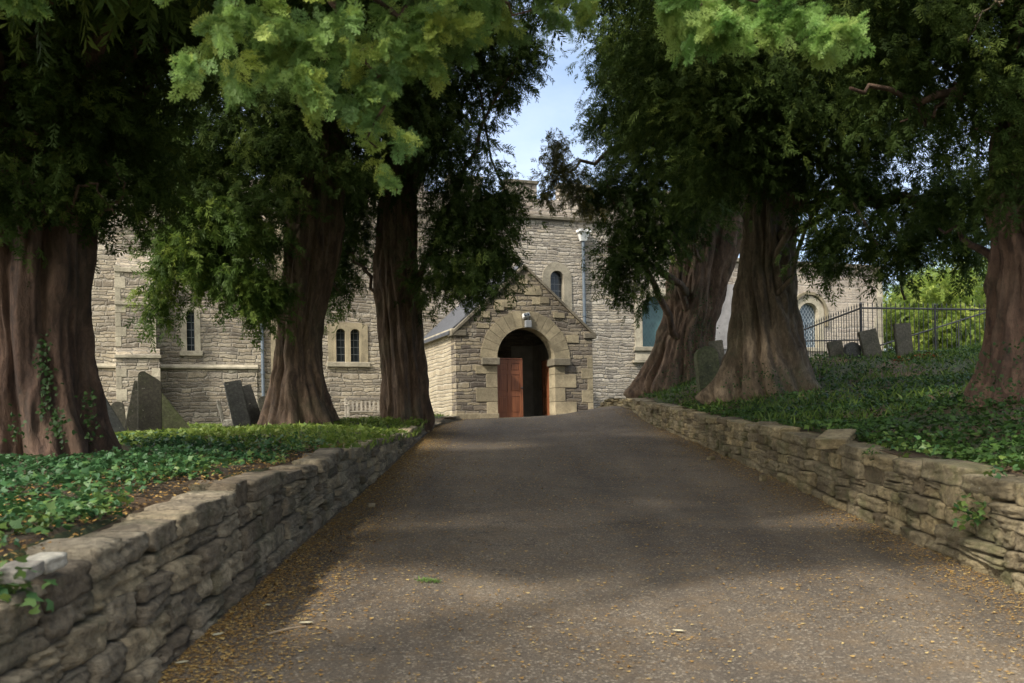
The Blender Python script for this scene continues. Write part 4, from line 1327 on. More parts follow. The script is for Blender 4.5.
def tree(label, axis_px, d, bark, seed, lean_d=0.0, **kw):
    """axis_px: (px, py, r_px) from foot to top"""
    axis, radii = [], []
    y0 = axis_px[0][1]
    foot = P(axis_px[0][0], axis_px[0][1], d)
    axis.append(foot-Vector((0, 0, 0.9))); radii.append(axis_px[0][2]/F*d*1.02)
    for i, (px, py, r) in enumerate(axis_px):
        dd = d+lean_d*i/(len(axis_px)-1)
        axis.append(P(px, py, dd)); radii.append(r/F*dd)
    V, Fq, C = trunk_mesh(axis, radii, seed, **kw)
    root = empty('yew_tree', foot)
    tag(root, label, 'tree', 'yew trees along the path')
    np_mesh('trunk', V-np.array(foot), Fq, bark, root, smooth=True)
    return root, axis


def add_limbs(root, axis, lobes, bark, seed, count=8, r0=0.16):
    rng = np.random.default_rng(seed)
    top = [a for a in axis[3:]]
    for i in range(count):
        c, r_ = lobes[rng.integers(len(lobes))]
        s = top[rng.integers(len(top))]
        e = Vector(c+rng.normal(0, 0.35, 3)*r_)
        m = s.lerp(e, 0.5)+Vector((0, 0, 0.25+0.15*rng.random()))
        limb(root, [s, m, e], r0*rng.uniform(0.5, 1.0), 0.018, bark, seed=seed*31+i)


# --- big red-barked yew, left edge of the photograph
t1, ax1 = tree('huge yew with a fluted red-brown trunk rising from the ivy, nearest on the left bank',
               [(38, 458, 78), (34, 420, 68), (30, 360, 62), (28, 300, 64), (30, 240, 68), (32, 160, 60), (35, 60, 48), (40, -80, 34), (40, -260, 14)], 10.4, M['bark_red'], 101,
               flutes=9, amp=0.20, twist=0.10, root_amp=0.6, root_h=1.3, roots=6)
L1 = [lobe(20, 110, 10.4, 130, 110, 2.6), lobe(95, 150, 10.2, 85, 85, 1.8), lobe(-60, 80, 10, 150, 140, 2.6), lobe(120, 30, 10.4, 120, 90, 2.4), lobe(30, -80, 10.4, 220, 130, 3.4),
      lobe(60, -260, 10.6, 200, 160, 3.2), lobe(-120, -120, 10.0, 180, 200, 3.2), lobe(200, -140, 10.6, 170, 110, 2.6), lobe(40, -430, 10.4, 130, 130, 2.0), lobe(350, -200, 11, 150, 90, 2.4),
      lobe(40, 200, 9.7, 85, 30, 0.7), lobe(112, 205, 10.2, 30, 30, 0.8), lobe(0, 205, 9.3, 40, 35, 0.6)]
build_crown('crown', t1, L1, 50000, M['yew'], 201, L=(0.13, 0.25), tpl='mid', per=16, spread=0.34)
H1 = [((-3.2, 6.7, 6.0), (2.6, 1.3, 0.9)), ((-1.0, 6.9, 6.1), (2.0, 1.2, 0.8)), ((-2.0, 5.8, 5.0), (2.2, 0.4, 0.4)), ((-3.6, 8.6, 7.6), (3.0, 1.8, 1.3)), ((-0.6, 9.4, 7.8), (2.4, 1.8, 1.2)), ((-3.4, 12.6, 9.6), (3.0, 2.6, 1.6)), ((0.2, 12.8, 9.4), (2.4, 2.4, 1.4)),
      ((-6.5, 7.5, 7.5), (2.4, 2.4, 2.0)), ((-11.6, 15.2, 7.6), (2.2, 2.4, 1.5)), ((-6.2, 14.0, 10.6), (2.4, 1.8, 1.2)), ((0.6, 16.6, 10.0), (2.6, 2.2, 1.3)), ((-2.6, 16.5, 11), (2.6, 2.4, 1.6))]
build_crown('added_shade_canopy', t1, [(np.array(c), np.array(r_)) for c, r_ in H1], 17000, M['yew'], 231, L=(0.3, 0.5), tpl='far', bias=0.38)  # unseen foliage added overhead to keep sun off path, trunks and headstones
for i, e in enumerate([(-11.2, 15, 7.4), (-1.0, 7.0, 6.0), (0.2, 12.6, 9.2), (-3.4, 12.6, 9.4)]):  # limbs reaching out to the added shade foliage
    limb(t1, [(-4.8, 10.4, 4.5+0.4*i), ((-4.8+e[0])/2, (10.4+e[1])/2, e[2]*0.5+3.2), e], 0.14, 0.03, M['bark_red'], seed=330+i)
add_limbs(t1, ax1, L1, M['bark_red'], 301, 10, 0.15)
for i, pts in enumerate([[(100, 215, 9.9), (128, 190, 9.8), (105, 160, 9.7)], [(62, 222, 9.6), (78, 190, 9.5), (92, 178, 9.5), (115, 215, 9.5)], [(30, 180, 9.5), (48, 215, 9.4)]]):
    limb(t1, [P(*p) for p in pts], 0.022, 0.008, M['bark_red'], 'dead_twig', 6, 0.03, 900+i)

# --- second left
t2, ax2 = tree('yew with a dark waisted trunk, between the slate headstones and the bench',
               [(298, 424, 46), (297, 405, 37), (297, 370, 27), (298, 335, 24), (302, 300, 25), (308, 265, 27), (313, 225, 30), (318, 180, 28), (322, 100, 24), (326, 0, 17), (328, -150, 7)], 20.0, M['bark_brown'], 102,
               flutes=7, amp=0.26, twist=0.22, root_amp=0.28, root_h=1.2, roots=7)
L2_ = [lobe(240, 120, 19.5, 120, 90, 2.6), lobe(300, 170, 19.6, 90, 50, 2.2), lobe(190, 200, 18.5, 60, 50, 1.7), lobe(330, 60, 20, 120, 90, 2.8), lobe(230, -20, 20, 170, 110, 3.2), lobe(340, -150, 20, 170, 130, 3.2),
       lobe(250, 215, 18.3, 55, 40, 1.4), lobe(335, 280, 22.2, 32, 36, 0.9), lobe(275, -260, 20, 90, 90, 2.0), lobe(160, 150, 19, 60, 60, 2.0)]
build_crown('crown', t2, L2_, 36000, M['yew'], 202, L=(0.2, 0.38), tpl='far')
L2g = [lobe(170, 265, 17.8, 26, 42, 0.8), lobe(205, 262, 17.8, 36, 34, 0.9), lobe(245, 285, 17.8, 28, 28, 0.8), lobe(262, 300, 18.0, 22, 30, 0.7), lobe(160, 302, 17.8, 16, 26, 0.5), lobe(225, 235, 18, 50, 30, 1.0)]
build_crown('hanging_bough', t2, L2g, 3400, M['yew_green'], 212, L=(0.2, 0.36), tpl='far', spread=0.3)
add_limbs(t2, ax2, L2_, M['bark_brown'], 302, 9, 0.14)

# --- third left
t3, ax3 = tree('yew with rippled flanks at the far end of the left bank, beside the porch',
               [(405, 420, 26), (404, 405, 24), (403, 370, 22), (400, 335, 22), (398, 300, 22), (397, 260, 21), (398, 220, 19), (399, 170, 18), (401, 100, 16), (402, 20, 12), (402, -150, 5)], 21.8, M['bark_brown'], 103,
               flutes=6, amp=0.34, twist=0.22, root_amp=0.25, root_h=0.9, roots=5)
L3 = [lobe(470, 215, 21.5, 50, 55, 1.8), lobe(440, 270, 21, 42, 36, 1.2), lobe(495, 250, 21.5, 30, 34, 1.0), lobe(430, 140, 21.8, 75, 70, 2.4), lobe(480, 55, 21.8, 62, 48, 2.2), lobe(400, 20, 21.8, 90, 110, 2.8), lobe(345, 250, 22.5, 35, 40, 1.2),
      lobe(420, -130, 21.8, 150, 100, 3.0), lobe(525, 55, 21.5, 28, 26, 1.0), lobe(510, 200, 21.5, 20, 26, 0.8), lobe(400, -260, 21.8, 90, 80, 2.0), lobe(500, -40, 21.8, 80, 50, 2), lobe(350, 180, 22, 60, 60, 1.8), lobe(505, 95, 21.6, 22, 24, 0.8), lobe(470, 278, 20.6, 38, 22, 0.7), lobe(498, 268, 20.8, 22, 18, 0.5), lobe(460, 290, 20.5, 20, 14, 0.4)]
build_crown('crown', t3, L3, 34000, M['yew'], 203, weights=[1]*14+[1.6, 2, 2], L=(0.19, 0.35), tpl='far', per=14)
add_limbs(t3, ax3, L3, M['bark_brown'], 303, 8, 0.12)

# --- right: twisted pale trunk
r1, axr1 = tree('yew with a pale twisted ropy trunk and spreading roots on the right bank',
                [(764, 394, 64), (765, 380, 52), (766, 355, 40), (766, 320, 33), (765, 280, 30), (768, 240, 29), (771, 200, 28), (773, 150, 26), (775, 60, 20), (775, -60, 13), (775, -200, 6)], 21.0, M['bark_pale'], 104,
                flutes=9, amp=0.30, twist=0.75, root_amp=0.36, root_h=1.0, roots=9, ysc=0.62)
LR1 = [lobe(740, 130, 18.6, 90, 60, 2.2), lobe(800, 140, 18.8, 90, 60, 2.2), lobe(690, 90, 19, 85, 75, 2.4), lobe(780, 40, 19, 130, 90, 2.8), lobe(660, 20, 19.5, 62, 75, 2.2), lobe(830, 215, 18.2, 32, 30, 0.9), lobe(770, -120, 19, 180, 120, 3.4),
       lobe(870, 150, 18.5, 60, 55, 1.6), lobe(720, 180, 18.3, 60, 28, 1.2), lobe(835, 250, 18.0, 16, 26, 0.5), lobe(780, -280, 19, 100, 90, 2.4), lobe(880, 40, 19, 90, 70, 2.2), lobe(905, 215, 18.5, 50, 22, 1.0), lobe(905, 125, 17.8, 75, 55, 1.6), lobe(945, 195, 17.5, 55, 42, 1.2), lobe(860, 195, 18, 45, 40, 1.0), lobe(835, 255, 17.5, 26, 24, 0.7), lobe(875, 250, 17.2, 26, 24, 0.7), lobe(925, 238, 17, 40, 26, 0.8), lobe(970, 240, 16.8, 38, 34, 0.8), lobe(905, 258, 17, 44, 20, 0.7), lobe(815, 235, 18, 22, 40, 0.7)]
build_crown('crown', r1, LR1, 46000, M['yew'], 204, L=(0.18, 0.34), tpl='far', weights=[1, 1, 1, 1, 1, .6, 1, .7, 1, .8, 1, 1, .8, .6, .7, 1, 1.3, 1.3, 1.3, 1.4, 1.6, 1.2])
add_limbs(r1, axr1, LR1, M['bark_pale'], 304, 7, 0.13)
limb(r1, [P(785, 205, 19), P(830, 200, 18.6), P(880, 192, 18.2), P(960, 215, 17.8)], 0.2, 0.05, M['bark_brown'], seed=77)
limb(r1, [P(875, 195, 18.3), P(900, 245, 18.0), P(905, 300, 18.0)], 0.05, 0.02, M['bark_brown'], seed=78)
# --- right: leaning trunk behind it
r2, axr2 = tree('yew with a thick ivy-grown trunk leaning right, behind the pale twisted one',
                [(676, 391, 50), (679, 378, 42), (683, 355, 33), (688, 330, 29), (696, 300, 31), (704, 265, 33), (714, 232, 33), (724, 190, 30), (730, 120, 25), (732, 20, 18), (732, -150, 7)], 27.0, M['bark_brown'], 105,
                flutes=8, amp=0.24, twist=0.35, root_amp=0.36, root_h=1.0, roots=7, ysc=0.62)
LR2 = [lobe(640, 190, 24, 52, 60, 1.8), lobe(625, 255, 23.6, 30, 42, 1.1), lobe(640, 110, 24.5, 58, 60, 2.4), lobe(615, 60, 24.5, 32, 42, 1.6), lobe(690, 200, 24, 50, 45, 1.6), lobe(660, 250, 23.5, 30, 34, 1.0), lobe(612, 285, 23.5, 15, 24, 0.6), lobe(700, 40, 25, 95, 110, 3.0),
       lobe(700, -120, 25, 120, 100, 3.2), lobe(600, 200, 24, 18, 30, 1.0), lobe(600, 130, 24.3, 16, 24, 0.8), lobe(640, 295, 23.3, 18, 16, 0.6), lobe(720, 140, 25, 80, 60, 2.4)]
build_crown('crown', r2, LR2, 32000, M['yew'], 205, L=(0.2, 0.36), tpl='far', per=14)
LR2g = [lobe(556, 160, 23.5, 15, 26, 0.8), lobe(570, 185, 23.5, 16, 20, 0.8), lobe(549, 190, 23.4, 7, 18, 0.4), lobe(583, 205, 23.6, 14, 16, 0.6)]
build_crown('yellowing_bough', r2, LR2g, 620, leaf_mat('yew_yellowing', (0.05, 0.06, 0.02), (0.11, 0.115, 0.03), (0.22, 0.19, 0.05), 0.3), 215, L=(0.2, 0.34), tpl='far', per=10, spread=0.3)
add_limbs(r2, axr2, LR2, M['bark_brown'], 305, 8, 0.14)
limb(r2, [P(724, 190, 25.5), P(650, 130, 24.5), P(585, 165, 23.6), P(550, 182, 23.4)], 0.12, 0.012, M['bark_brown'], seed=79)
# --- right edge
r3, axr3 = tree('yew with a red-brown trunk on the ivy slope, nearest on the right bank',
                [(1030, 408, 72), (1032, 380, 58), (1036, 330, 50), (1040, 270, 48), (1042, 200, 48), (1044, 120, 44), (1046, 20, 36), (1050, -120, 22), (1050, -260, 10)], 13.0, M['bark_red'], 106,
                flutes=7, amp=0.26, twist=0.2, root_amp=0.35, root_h=1.2, roots=6)
LR3 = [lobe(1000, 60, 12.6, 100, 90, 2.0), lobe(930, 30, 12.5, 90, 70, 1.9), lobe(1080, 120, 12.5, 90, 120, 2.0), lobe(1000, -100, 13, 220, 130, 3.2), lobe(960, 130, 12.4, 55, 40, 1.1), lobe(850, 10, 12.5, 70, 50, 1.6), lobe(1010, 180, 12.2, 40, 45, 0.9), lobe(1120, -100, 13, 180, 180, 3),
       lobe(1040, -280, 13, 150, 110, 2.4), lobe(850, -140, 12.5, 140, 90, 2.4), lobe(945, 205, 15, 45, 32, 1.0), lobe(890, 85, 12.5, 60, 35, 1.2), lobe(985, 215, 14.5, 35, 30, 0.8)]
build_crown('crown', r3, LR3, 30000, M['yew'], 206, L=(0.14, 0.27), tpl='mid', per=16, spread=0.34, weights=[1, .9, 1, 1, .8, 1, .8, 1, 1, 1, .8, .8, .8])
build_crown('added_shade_canopy', t1, [(np.array([0.8, 7.3, 6.4]), np.array([2.4, 2.0, 0.7])), (np.array([-2.0, 5.75, 4.95]), np.array([2.8, 0.55, 0.38])), (np.array([-2.2, 4.98, 4.75]), np.array([2.8, 0.35, 0.3])), (np.array([-3.0, 8.3, 6.4]), np.array([2.4, 1.0, 0.7]))], 7500, M['yew'], 237, weights=[1, 3.2, 5.0, 1.2], L=(0.26, 0.44), tpl='far', bias=0.38)  # thin unseen foliage layers, added to block sun from the path
H3 = [((3.2, 8.8, 7.6), (2.4, 2.2, 1.2)), ((5.4, 8.2, 7.2), (2.4, 2.2, 1.4)), ((3.4, 13.0, 9.4), (2.6, 2.4, 1.3)), ((6.0, 12.6, 9.6), (2.6, 2.6, 1.6)), ((4.2, 5.6, 5.8), (1.8, 1.2, 0.8))]
build_crown('added_shade_canopy', r3, [(np.array(c), np.array(r_)) for c, r_ in H3], 7000, M['yew'], 236, L=(0.3, 0.5), tpl='far', bias=0.38)  # unseen foliage added above the view to shade the right bank and trunks
add_limbs(r3, axr3, LR3, M['bark_red'], 306, 7, 0.12)
limb(r3, [P(1030, 105, 13), P(960, 98, 12.6), P(900, 90, 12.3), P(850, 88, 12)], 0.08, 0.02, M['bark_red'], seed=80)
limb(r3, [P(1005, -6, 11.5), P(985, 12, 11.4), P(968, 38, 11.3)], 0.02, 0.006, M['bark_pale'], 'dead_twig', seed=81)
limb(r3, [P(955, 85, 12.6), P(940, 110, 12.5), P(900, 122, 12.4)], 0.04, 0.012, M['bark_red'], seed=82)

# --- two yews beside the camera whose boughs hang into the top of the picture
def near_tree(label, foot, seed, height=7.0, r=0.5):
    f = Vector(foot)
    axis = [f-Vector((0, 0, 0.3)), f, f+Vector((0.05, 0.1, 1.2)), f+Vector((0.0, 0.2, 2.6)), f+Vector((0.1, 0.2, 4.2)), f+Vector((0.1, 0.2, height))]
    V, Fq, C = trunk_mesh(axis, [r*1.2, r*1.1, r, r*0.9, r*0.6, 0.12], seed, flutes=8, amp=0.18, twist=0.2, root_amp=0.4)
    root = empty('yew_tree', f); tag(root, label, 'tree', 'yew trees along the path')
    np_mesh('trunk', V-np.array(f), Fq, M['bark_red'], root, smooth=True)
    return root, axis


n1, axn1 = near_tree('yew whose sunlit pale green boughs hang across the upper left of the view', (-5.2, 1.2, float(gz_left(np.array(-5.2), np.array(1.2)))), 107)
LB = [lobe(235, 25, 5.0, 70, 40, 0.5), lobe(215, 70, 4.8, 34, 34, 0.3), lobe(300, 30, 5.2, 75, 42, 0.5), lobe(300, 85, 5.2, 40, 34, 0.35), lobe(355, 65, 5.4, 55, 50, 0.45), lobe(385, 125, 5.5, 26, 42, 0.3), lobe(375, 165, 5.5, 12, 22, 0.15),
      lobe(300, 115, 5.2, 14, 20, 0.15), lobe(430, 25, 5.5, 60, 34, 0.45), lobe(495, 8, 5.7, 60, 20, 0.4), lobe(220, -40, 6.0, 90, 26, 0.4), lobe(380, -40, 6.2, 120, 26, 0.4), lobe(430, 60, 5.5, 24, 18, 0.2), lobe(545, 12, 5.8, 32, 16, 0.25), lobe(590, 2, 5.9, 30, 10, 0.2), lobe(470, 30, 5.6, 40, 22, 0.2)]
build_crown('hanging_bough', n1, LB, 3000, M['yew_fresh'], 207, tsd=0.34, L=(0.06, 0.11), tpl='near', per=13, spread=0.05, droop=0.6, bias=0.5, flat=1.2)
build_crown('hanging_bough', n1, [lobe(25, 2, 5.0, 26, 12, 0.2), lobe(10, -30, 4.8, 60, 22, .3)], 260, M['yew_fresh'], 217, tsd=0.3, L=(0.06, 0.11), tpl='near', per=12, spread=0.05, flat=1.2)
for i, (a, b, c) in enumerate([((-4.9, 1.4, 3.6), (-3.2, 3.2, 4.5), tuple(P(240, 5, 5))), ((-4.9, 1.5, 4.4), (-2.6, 3.6, 4.9), tuple(P(390, 10, 5.4))), (tuple(P(390, 10, 5.4)), tuple(P(450, 0, 5.6)), tuple(P(550, 5, 5.8))), (tuple(P(330, 0, 5.3)), tuple(P(370, 60, 5.4)), tuple(P(380, 150, 5.5)))]):
    limb(n1, [a, b, c], 0.07 if i < 2 else 0.018, 0.012 if i < 2 else 0.005, M['bark_red'], seed=400+i, wig=0.06)
LN = [(np.array([-5.4, 0.2, 5.4]), np.array([2.0, 2.0, 1.3])), (np.array([-6.0, -1.2, 6.6]), np.array([2.2, 2.0, 1.2])), (np.array([-4.6, -1.8, 5.4]), np.array([1.8, 1.6, 1.0]))]
build_crown('crown', n1, LN, 4200, M['yew_green'], 208, L=(0.3, 0.5), tpl='far')
n2, axn2 = near_tree('yew whose lime green boughs hang into the top right of the view', (5.9, 2.0, float(gz_right(np.array(5.9), np.array(2.0)))), 108)
LB2 = [lobe(690, 8, 5.4, 40, 18, 0.2), lobe(745, 25, 5.4, 45, 26, 0.2), lobe(800, 15, 5.3, 55, 26, 0.2), lobe(835, 38, 5.3, 26, 26, 0.18), lobe(755, 50, 5.4, 12, 12, 0.12), lobe(715, 30, 5.4, 26, 16, 0.2), lobe(760, -30, 6.2, 110, 24, 0.3), lobe(820, 60, 5.3, 10, 10, .1)]
build_crown('hanging_bough', n2, LB2, 1250, M['yew_lime'], 209, tsd=0.34, L=(0.06, 0.11), tpl='near', per=13, spread=0.048, droop=0.5, flat=1.2)
limb(n2, [(5.8, 2.2, 3.8), (3.8, 4.2, 4.7), tuple(P(820, -10, 5.3)), tuple(P(700, 5, 5.4))], 0.08, 0.008, M['bark_red'], seed=410, wig=0.05)
build_crown('crown', n2, [(np.array([5.6, 1.2, 5.4]), np.array([2.2, 2.0, 1.5])), (np.array([5.9, 2.0, 7.4]), np.array([2.2, 2.2, 1.6]))], 2600, M['yew_green'], 210, L=(0.3, 0.5), tpl='far')

# --- sunlit bushes and trees beyond the railing
def bush(name, label, px, d, w, h, n, seed, mat, group=None, tall=False, lobes=7, L=(0.25, 0.5)):
    rng = np.random.default_rng(seed)
    c = P(px, 440, d); g = float(gz_right(np.array(c.x), np.array(c.y)))
    root = empty(name, (c.x, c.y, g)); tag(root, label, 'bush' if not tall else 'tree', group)
    ls = []
    for i in range(lobes):
        a = rng.uniform(0, 6.28); rr_ = rng.uniform(0, 0.6)*w/2
        zc = rng.uniform(0.3, 0.8)*h if not tall else rng.uniform(0.45, 0.85)*h
        s = rng.uniform(0.25, 0.42)
        ls.append((np.array([c.x+rr_*math.cos(a), c.y+rr_*math.sin(a), g+zc]), np.array([w*s, w*s, min(h*0.28, w*s)])))
    build_crown('foliage', root, ls, n, mat, seed+5, L=L, tpl='far', per=14, spread=0.5, droop=0.2, bias=0.38)
    mb = MB()
    for i in range(3 if not tall else 1):
        e = Vector((rng.normal(0, w*0.12), rng.normal(0, w*0.12), h*0.75))
        mb.tube([(0, 0, -0.2), (e.x*0.4, e.y*0.4, h*0.4), e], [0.09*(2 if tall else 1), 0.06*(2 if tall else 1), 0.02], 7)
    mb.build('stem' if not tall else 'trunk', M['bark_pale'], root, smooth=True)
    return root


GB = 'bushes beyond the railing'
bush('leafy_bush', 'bright yellow-green bush beyond the railing, beside the end of the church wall', 905, 44, 4.0, 6.0, 4200, 501, M['bush'], GB)
bush('leafy_bush', 'bright green bush beyond the railing, behind the upright square headstone', 945, 41, 4.2, 5.2, 4200, 502, M['bush'], GB)
bush('leafy_bush', 'bright green bush beyond the railing, cut off by the red-brown trunk', 990, 43, 4.8, 6.4, 4200, 503, M['bush'], GB)
bush('leafy_bush', 'low green bush beyond the railing, in the gap between the taller bushes', 925, 50, 5.0, 7.0, 3400, 504, M['yew_green'], GB)
bush('broadleaf_tree', 'young yellow-green tree standing farthest back past the bushes', 965, 58, 6, 7.6, 3400, 505, M['bush'], None, True, 9)
bush('broadleaf_tree', 'tall mid-green tree past the bushes, behind the right-hand trunk', 1040, 55, 8, 9.5, 3600, 506, M['yew_green'], None, True, 9)

# ------------------------------------------------------------------ ivy, grass, litter
def on_left(n, rng, x0, x1, y0, y1, dens=None):
    x = rng.uniform(x0, x1, n); y = rng.uniform(y0, y1, n)
    if dens is not None:
        k = rng.random(n) < dens(x, y); x, y = x[k], y[k]
    return x, y


IVY = np.array([(0, 0), (0.18, -0.36), (0.42, -0.44), (0.50, -0.20), (0.98, 0.0), (0.50, 0.20), (0.42, 0.44), (0.18, 0.36)])


def ivy_mesh(name, pos, size, tone, mat, rng, parent=None, normal=None, tilt=0.45):
    n = len(pos)
    D = rng.normal(size=(n, 3)); D[:, 2] = rng.normal(0, 0.35, n)-0.15
    D /= np.linalg.norm(D, axis=1, keepdims=True)
    up = (np.tile(np.array([0, 0, 1.0]), (n, 1)) if normal is None else normal)+rng.normal(0, tilt, (n, 3))
    Y = np.cross(up, D); Y /= np.linalg.norm(Y, axis=1, keepdims=True)+1e-9
    Z = np.cross(D, Y)
    T = np.c_[IVY, -0.25*np.abs(IVY[:, 1])-0.12*IVY[:, 0]**2]
    V = pos[:, None, :]+size[:, None, None]*(T[None, :, 0:1]*D[:, None, :]+T[None, :, 1:2]*Y[:, None, :]+T[None, :, 2:3]*Z[:, None, :])
    k = len(T)
    idx = np.arange(n)[:, None]*k
    quads = np.concatenate([idx+np.array([[0, 1, 2, 3]]), idx+np.array([[0, 3, 4, 5]]), idx+np.array([[0, 5, 6, 7]])])
    V = V.reshape(-1, 3)
    if parent is not None: V = V-np.array(parent.location[:])
    return np_mesh(name, V, quads, mat, parent, tone=np.repeat(tone, k))


def lump(x, y, s=1.0):
    return 0.5+0.25*np.sin(1.9*x*s+0.7*y*s+1)+0.25*np.sin(-1.1*x*s+2.3*y*s+2)*np.sin(0.9*x*s)


rng = np.random.default_rng(61)
n = 80000
x = -2.05-rng.random(n)**1.3*8.5; y = 2.6+rng.random(n)**1.15*10.5
soil_strip = 0.22+0.22*np.clip((y-4.6)/2.0, 0, 1)*np.clip((10.5-y)/2, 0, 1)+0.12*np.sin(3.1*y)
keep = (-(x+2.05) > soil_strip*rng.uniform(0.6, 1.3, n)) & (rng.random(n) < 1.25-0.09*(y-2)) & (np.hypot(x+4.9, y-10.4) > 1.15) & (rng.random(n) < 0.35+0.9*lump(x, y))
x, y = x[keep], y[keep]; n = len(x)
pos = np.c_[x, y, gz_left(x, y)+0.02+rng.random(n)*0.13*lump(x, y, 1.7)+0.02]
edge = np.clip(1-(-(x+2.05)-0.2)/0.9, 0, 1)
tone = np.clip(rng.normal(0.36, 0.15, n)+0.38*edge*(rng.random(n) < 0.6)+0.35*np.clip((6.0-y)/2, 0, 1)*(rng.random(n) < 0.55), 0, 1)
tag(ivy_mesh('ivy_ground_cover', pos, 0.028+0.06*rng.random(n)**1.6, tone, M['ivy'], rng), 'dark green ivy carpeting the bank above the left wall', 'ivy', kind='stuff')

# bare needle soil along the left wall and round the trunk
def patch(name, x0f, x1f, ys_, zf, mat, nx=16, lift=0.012):
    V = []
    for yy in ys_:
        xx = np.linspace(x0f(yy), x1f(yy), nx)
        V.append(np.c_[xx, np.full(nx, yy), zf(xx, np.full(nx, yy))+lift+0.03*np.sin(2.1*xx)*np.sin(1.7*yy)])
    V = np.concatenate(V); ny = len(ys_)
    i, j = np.meshgrid(np.arange(ny-1), np.arange(nx-1), indexing='ij'); a = (i*nx+j).ravel()
    return tag(np_mesh(name, V, np.c_[a, a+1, a+nx+1, a+nx], mat, smooth=True), kind='structure')


patch('soil', lambda y: -7.5, lambda y: -2.03, np.linspace(1.5, 14.5, 60), left_sheet, M['soil'], 40)
patch('soil', lambda y: float(RWX(y))+0.23, lambda y: 9.0, np.linspace(2.5, 27.5, 80), right_sheet, M['soil'], 40)

# leaves of ground elder and grass further back on the left
n = 26000
x = rng.uniform(-13, -1.95, n); y = rng.uniform(11.5, 25.5, n)
keep = (rng.random(n) < 0.25+0.8*lump(x, y, 0.8)) & (np.hypot(x+4.9, y-10.4) > 1.3)
x, y = x[keep], y[keep]; n = len(x)
pos = np.c_[x, y, gz_left(x, y)+0.02+rng.random(n)*0.07]
o = ivy_mesh('ground_elder', pos, rng.uniform(0.06, 0.12, n), np.clip(rng.normal(0.66, 0.22, n)-0.3*(y < 13), 0, 1), M['grass'], rng, tilt=0.6)
tag(o, 'low bright green leaves and weeds round the left headstones', 'ground cover', kind='stuff')


def blades(name, x, y, z, h, w, tone, mat, rng):
    n = len(x)
    a = rng.uniform(0, 6.28, n); lean = rng.normal(0, 0.35, (n, 2))*h[:, None]
    dx, dy = np.cos(a)*w, np.sin(a)*w
    V = np.stack([np.c_[x-dx, y-dy, z], np.c_[x+dx, y+dy, z], np.c_[x+dx*0.6+lean[:, 0]*0.4, y+dy*0.6+lean[:, 1]*0.4, z+h*0.6], np.c_[x+lean[:, 0], y+lean[:, 1], z+h]], axis=1)
    return np_mesh(name, V.reshape(-1, 3), np.arange(n*4).reshape(-1, 4), mat, tone=np.repeat(tone, 4))


n = 34000
x = rng.uniform(-13, -1.8, n); y = rng.uniform(12.5, 29, n); k = (rng.random(n) < 0.3+0.8*lump(x, y, 1.3)); x, y = x[k], y[k]; n = len(x)
o = blades('grass', x, y, gz_left(x, y)-0.01, rng.uniform(0.05, 0.13, n), rng.uniform(0.006, 0.014, n), np.clip(rng.normal(0.62, 0.22, n), 0, 1), M['grass'], rng)
tag(o, 'short tufted grass round the left headstones', 'grass', kind='stuff')

# right bank
n = 95000
y = 4+rng.random(n)**1.1*23; x = RWX(y)+0.28+rng.random(n)**1.25*9.5
keep = (rng.random(n) < 1.2-0.028*(y-4)) & (rng.random(n) < 0.3+0.9*lump(x, y, 0.9)) & (np.hypot(x-5.3, y-21) > 1.0) & (np.hypot(x-6.8, y-13) > 0.8)
x, y = x[keep], y[keep]; n = len(x)
pos = np.c_[x, y, gz_right(x, y)+0.03+rng.random(n)*0.15*lump(x, y, 1.6)]
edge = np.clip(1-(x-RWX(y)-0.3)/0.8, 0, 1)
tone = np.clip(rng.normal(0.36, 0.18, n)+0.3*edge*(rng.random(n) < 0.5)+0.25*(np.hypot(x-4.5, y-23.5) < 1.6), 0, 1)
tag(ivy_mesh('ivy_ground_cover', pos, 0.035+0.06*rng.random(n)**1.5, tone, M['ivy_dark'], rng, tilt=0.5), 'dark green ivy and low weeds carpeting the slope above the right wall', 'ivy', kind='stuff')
n = 16000
x = rng.uniform(3.6, 13, n); y = rng.uniform(13, 27, n); k = (x > RWX(y)+0.3) & (rng.random(n) < lump(x, y, 1.1)); x, y = x[k], y[k]; n = len(x)
o = blades('grass', x, y, gz_right(x, y)-0.01, rng.uniform(0.08, 0.22, n), rng.uniform(0.006, 0.014, n), np.clip(rng.normal(0.35, 0.2, n), 0, 1), M['grass'], rng)
tag(o, 'thin grass on the slope before the railing', 'grass', kind='stuff')

# sprigs hanging over the wall tops
pos = []
for (px, py, d) in [(5, 590, 3.75), (14, 586, 3.8), (890, 438, 9.8), (872, 452, 9.9), (930, 446, 8.7), (970, 505, 7.55), (985, 508, 7.5), (965, 512, 7.6), (1000, 468, 7.5), (905, 447, 9.2), (20, 580, 3.9)]:
    for _ in range(26):
        p = np.array(P(px, py, d))+rng.normal(0, 0.055, 3); pos.append(p)
pos = np.array(pos)
o = ivy_mesh('trailing_ivy', pos, rng.uniform(0.04, 0.08, len(pos)), np.clip(rng.normal(0.75, 0.2, len(pos)), 0, 1), M['ivy'], rng, tilt=0.7)
tag(o, 'yellow-green ivy sprigs trailing over the wall tops', 'ivy', kind='stuff')

# ivy on trunks
def trunk_ivy(root, spots, d, mat, seed, n=40, spread=(0.12, 0.12, 0.2)):
    rg = np.random.default_rng(seed); pos = []
    for px, py, dd in spots:
        pos.append(np.array(P(px, py, dd))+rg.normal(0, 1, (n, 3))*np.array(spread))
    pos = np.concatenate(pos)
    ivy_mesh('ivy', pos, rg.uniform(0.03, 0.06, len(pos)), np.clip(rg.normal(0.25, 0.15, len(pos)), 0, 1), mat, rg, parent=root, normal=np.tile(np.array([0, -1.0, 0.3]), (len(pos), 1)))


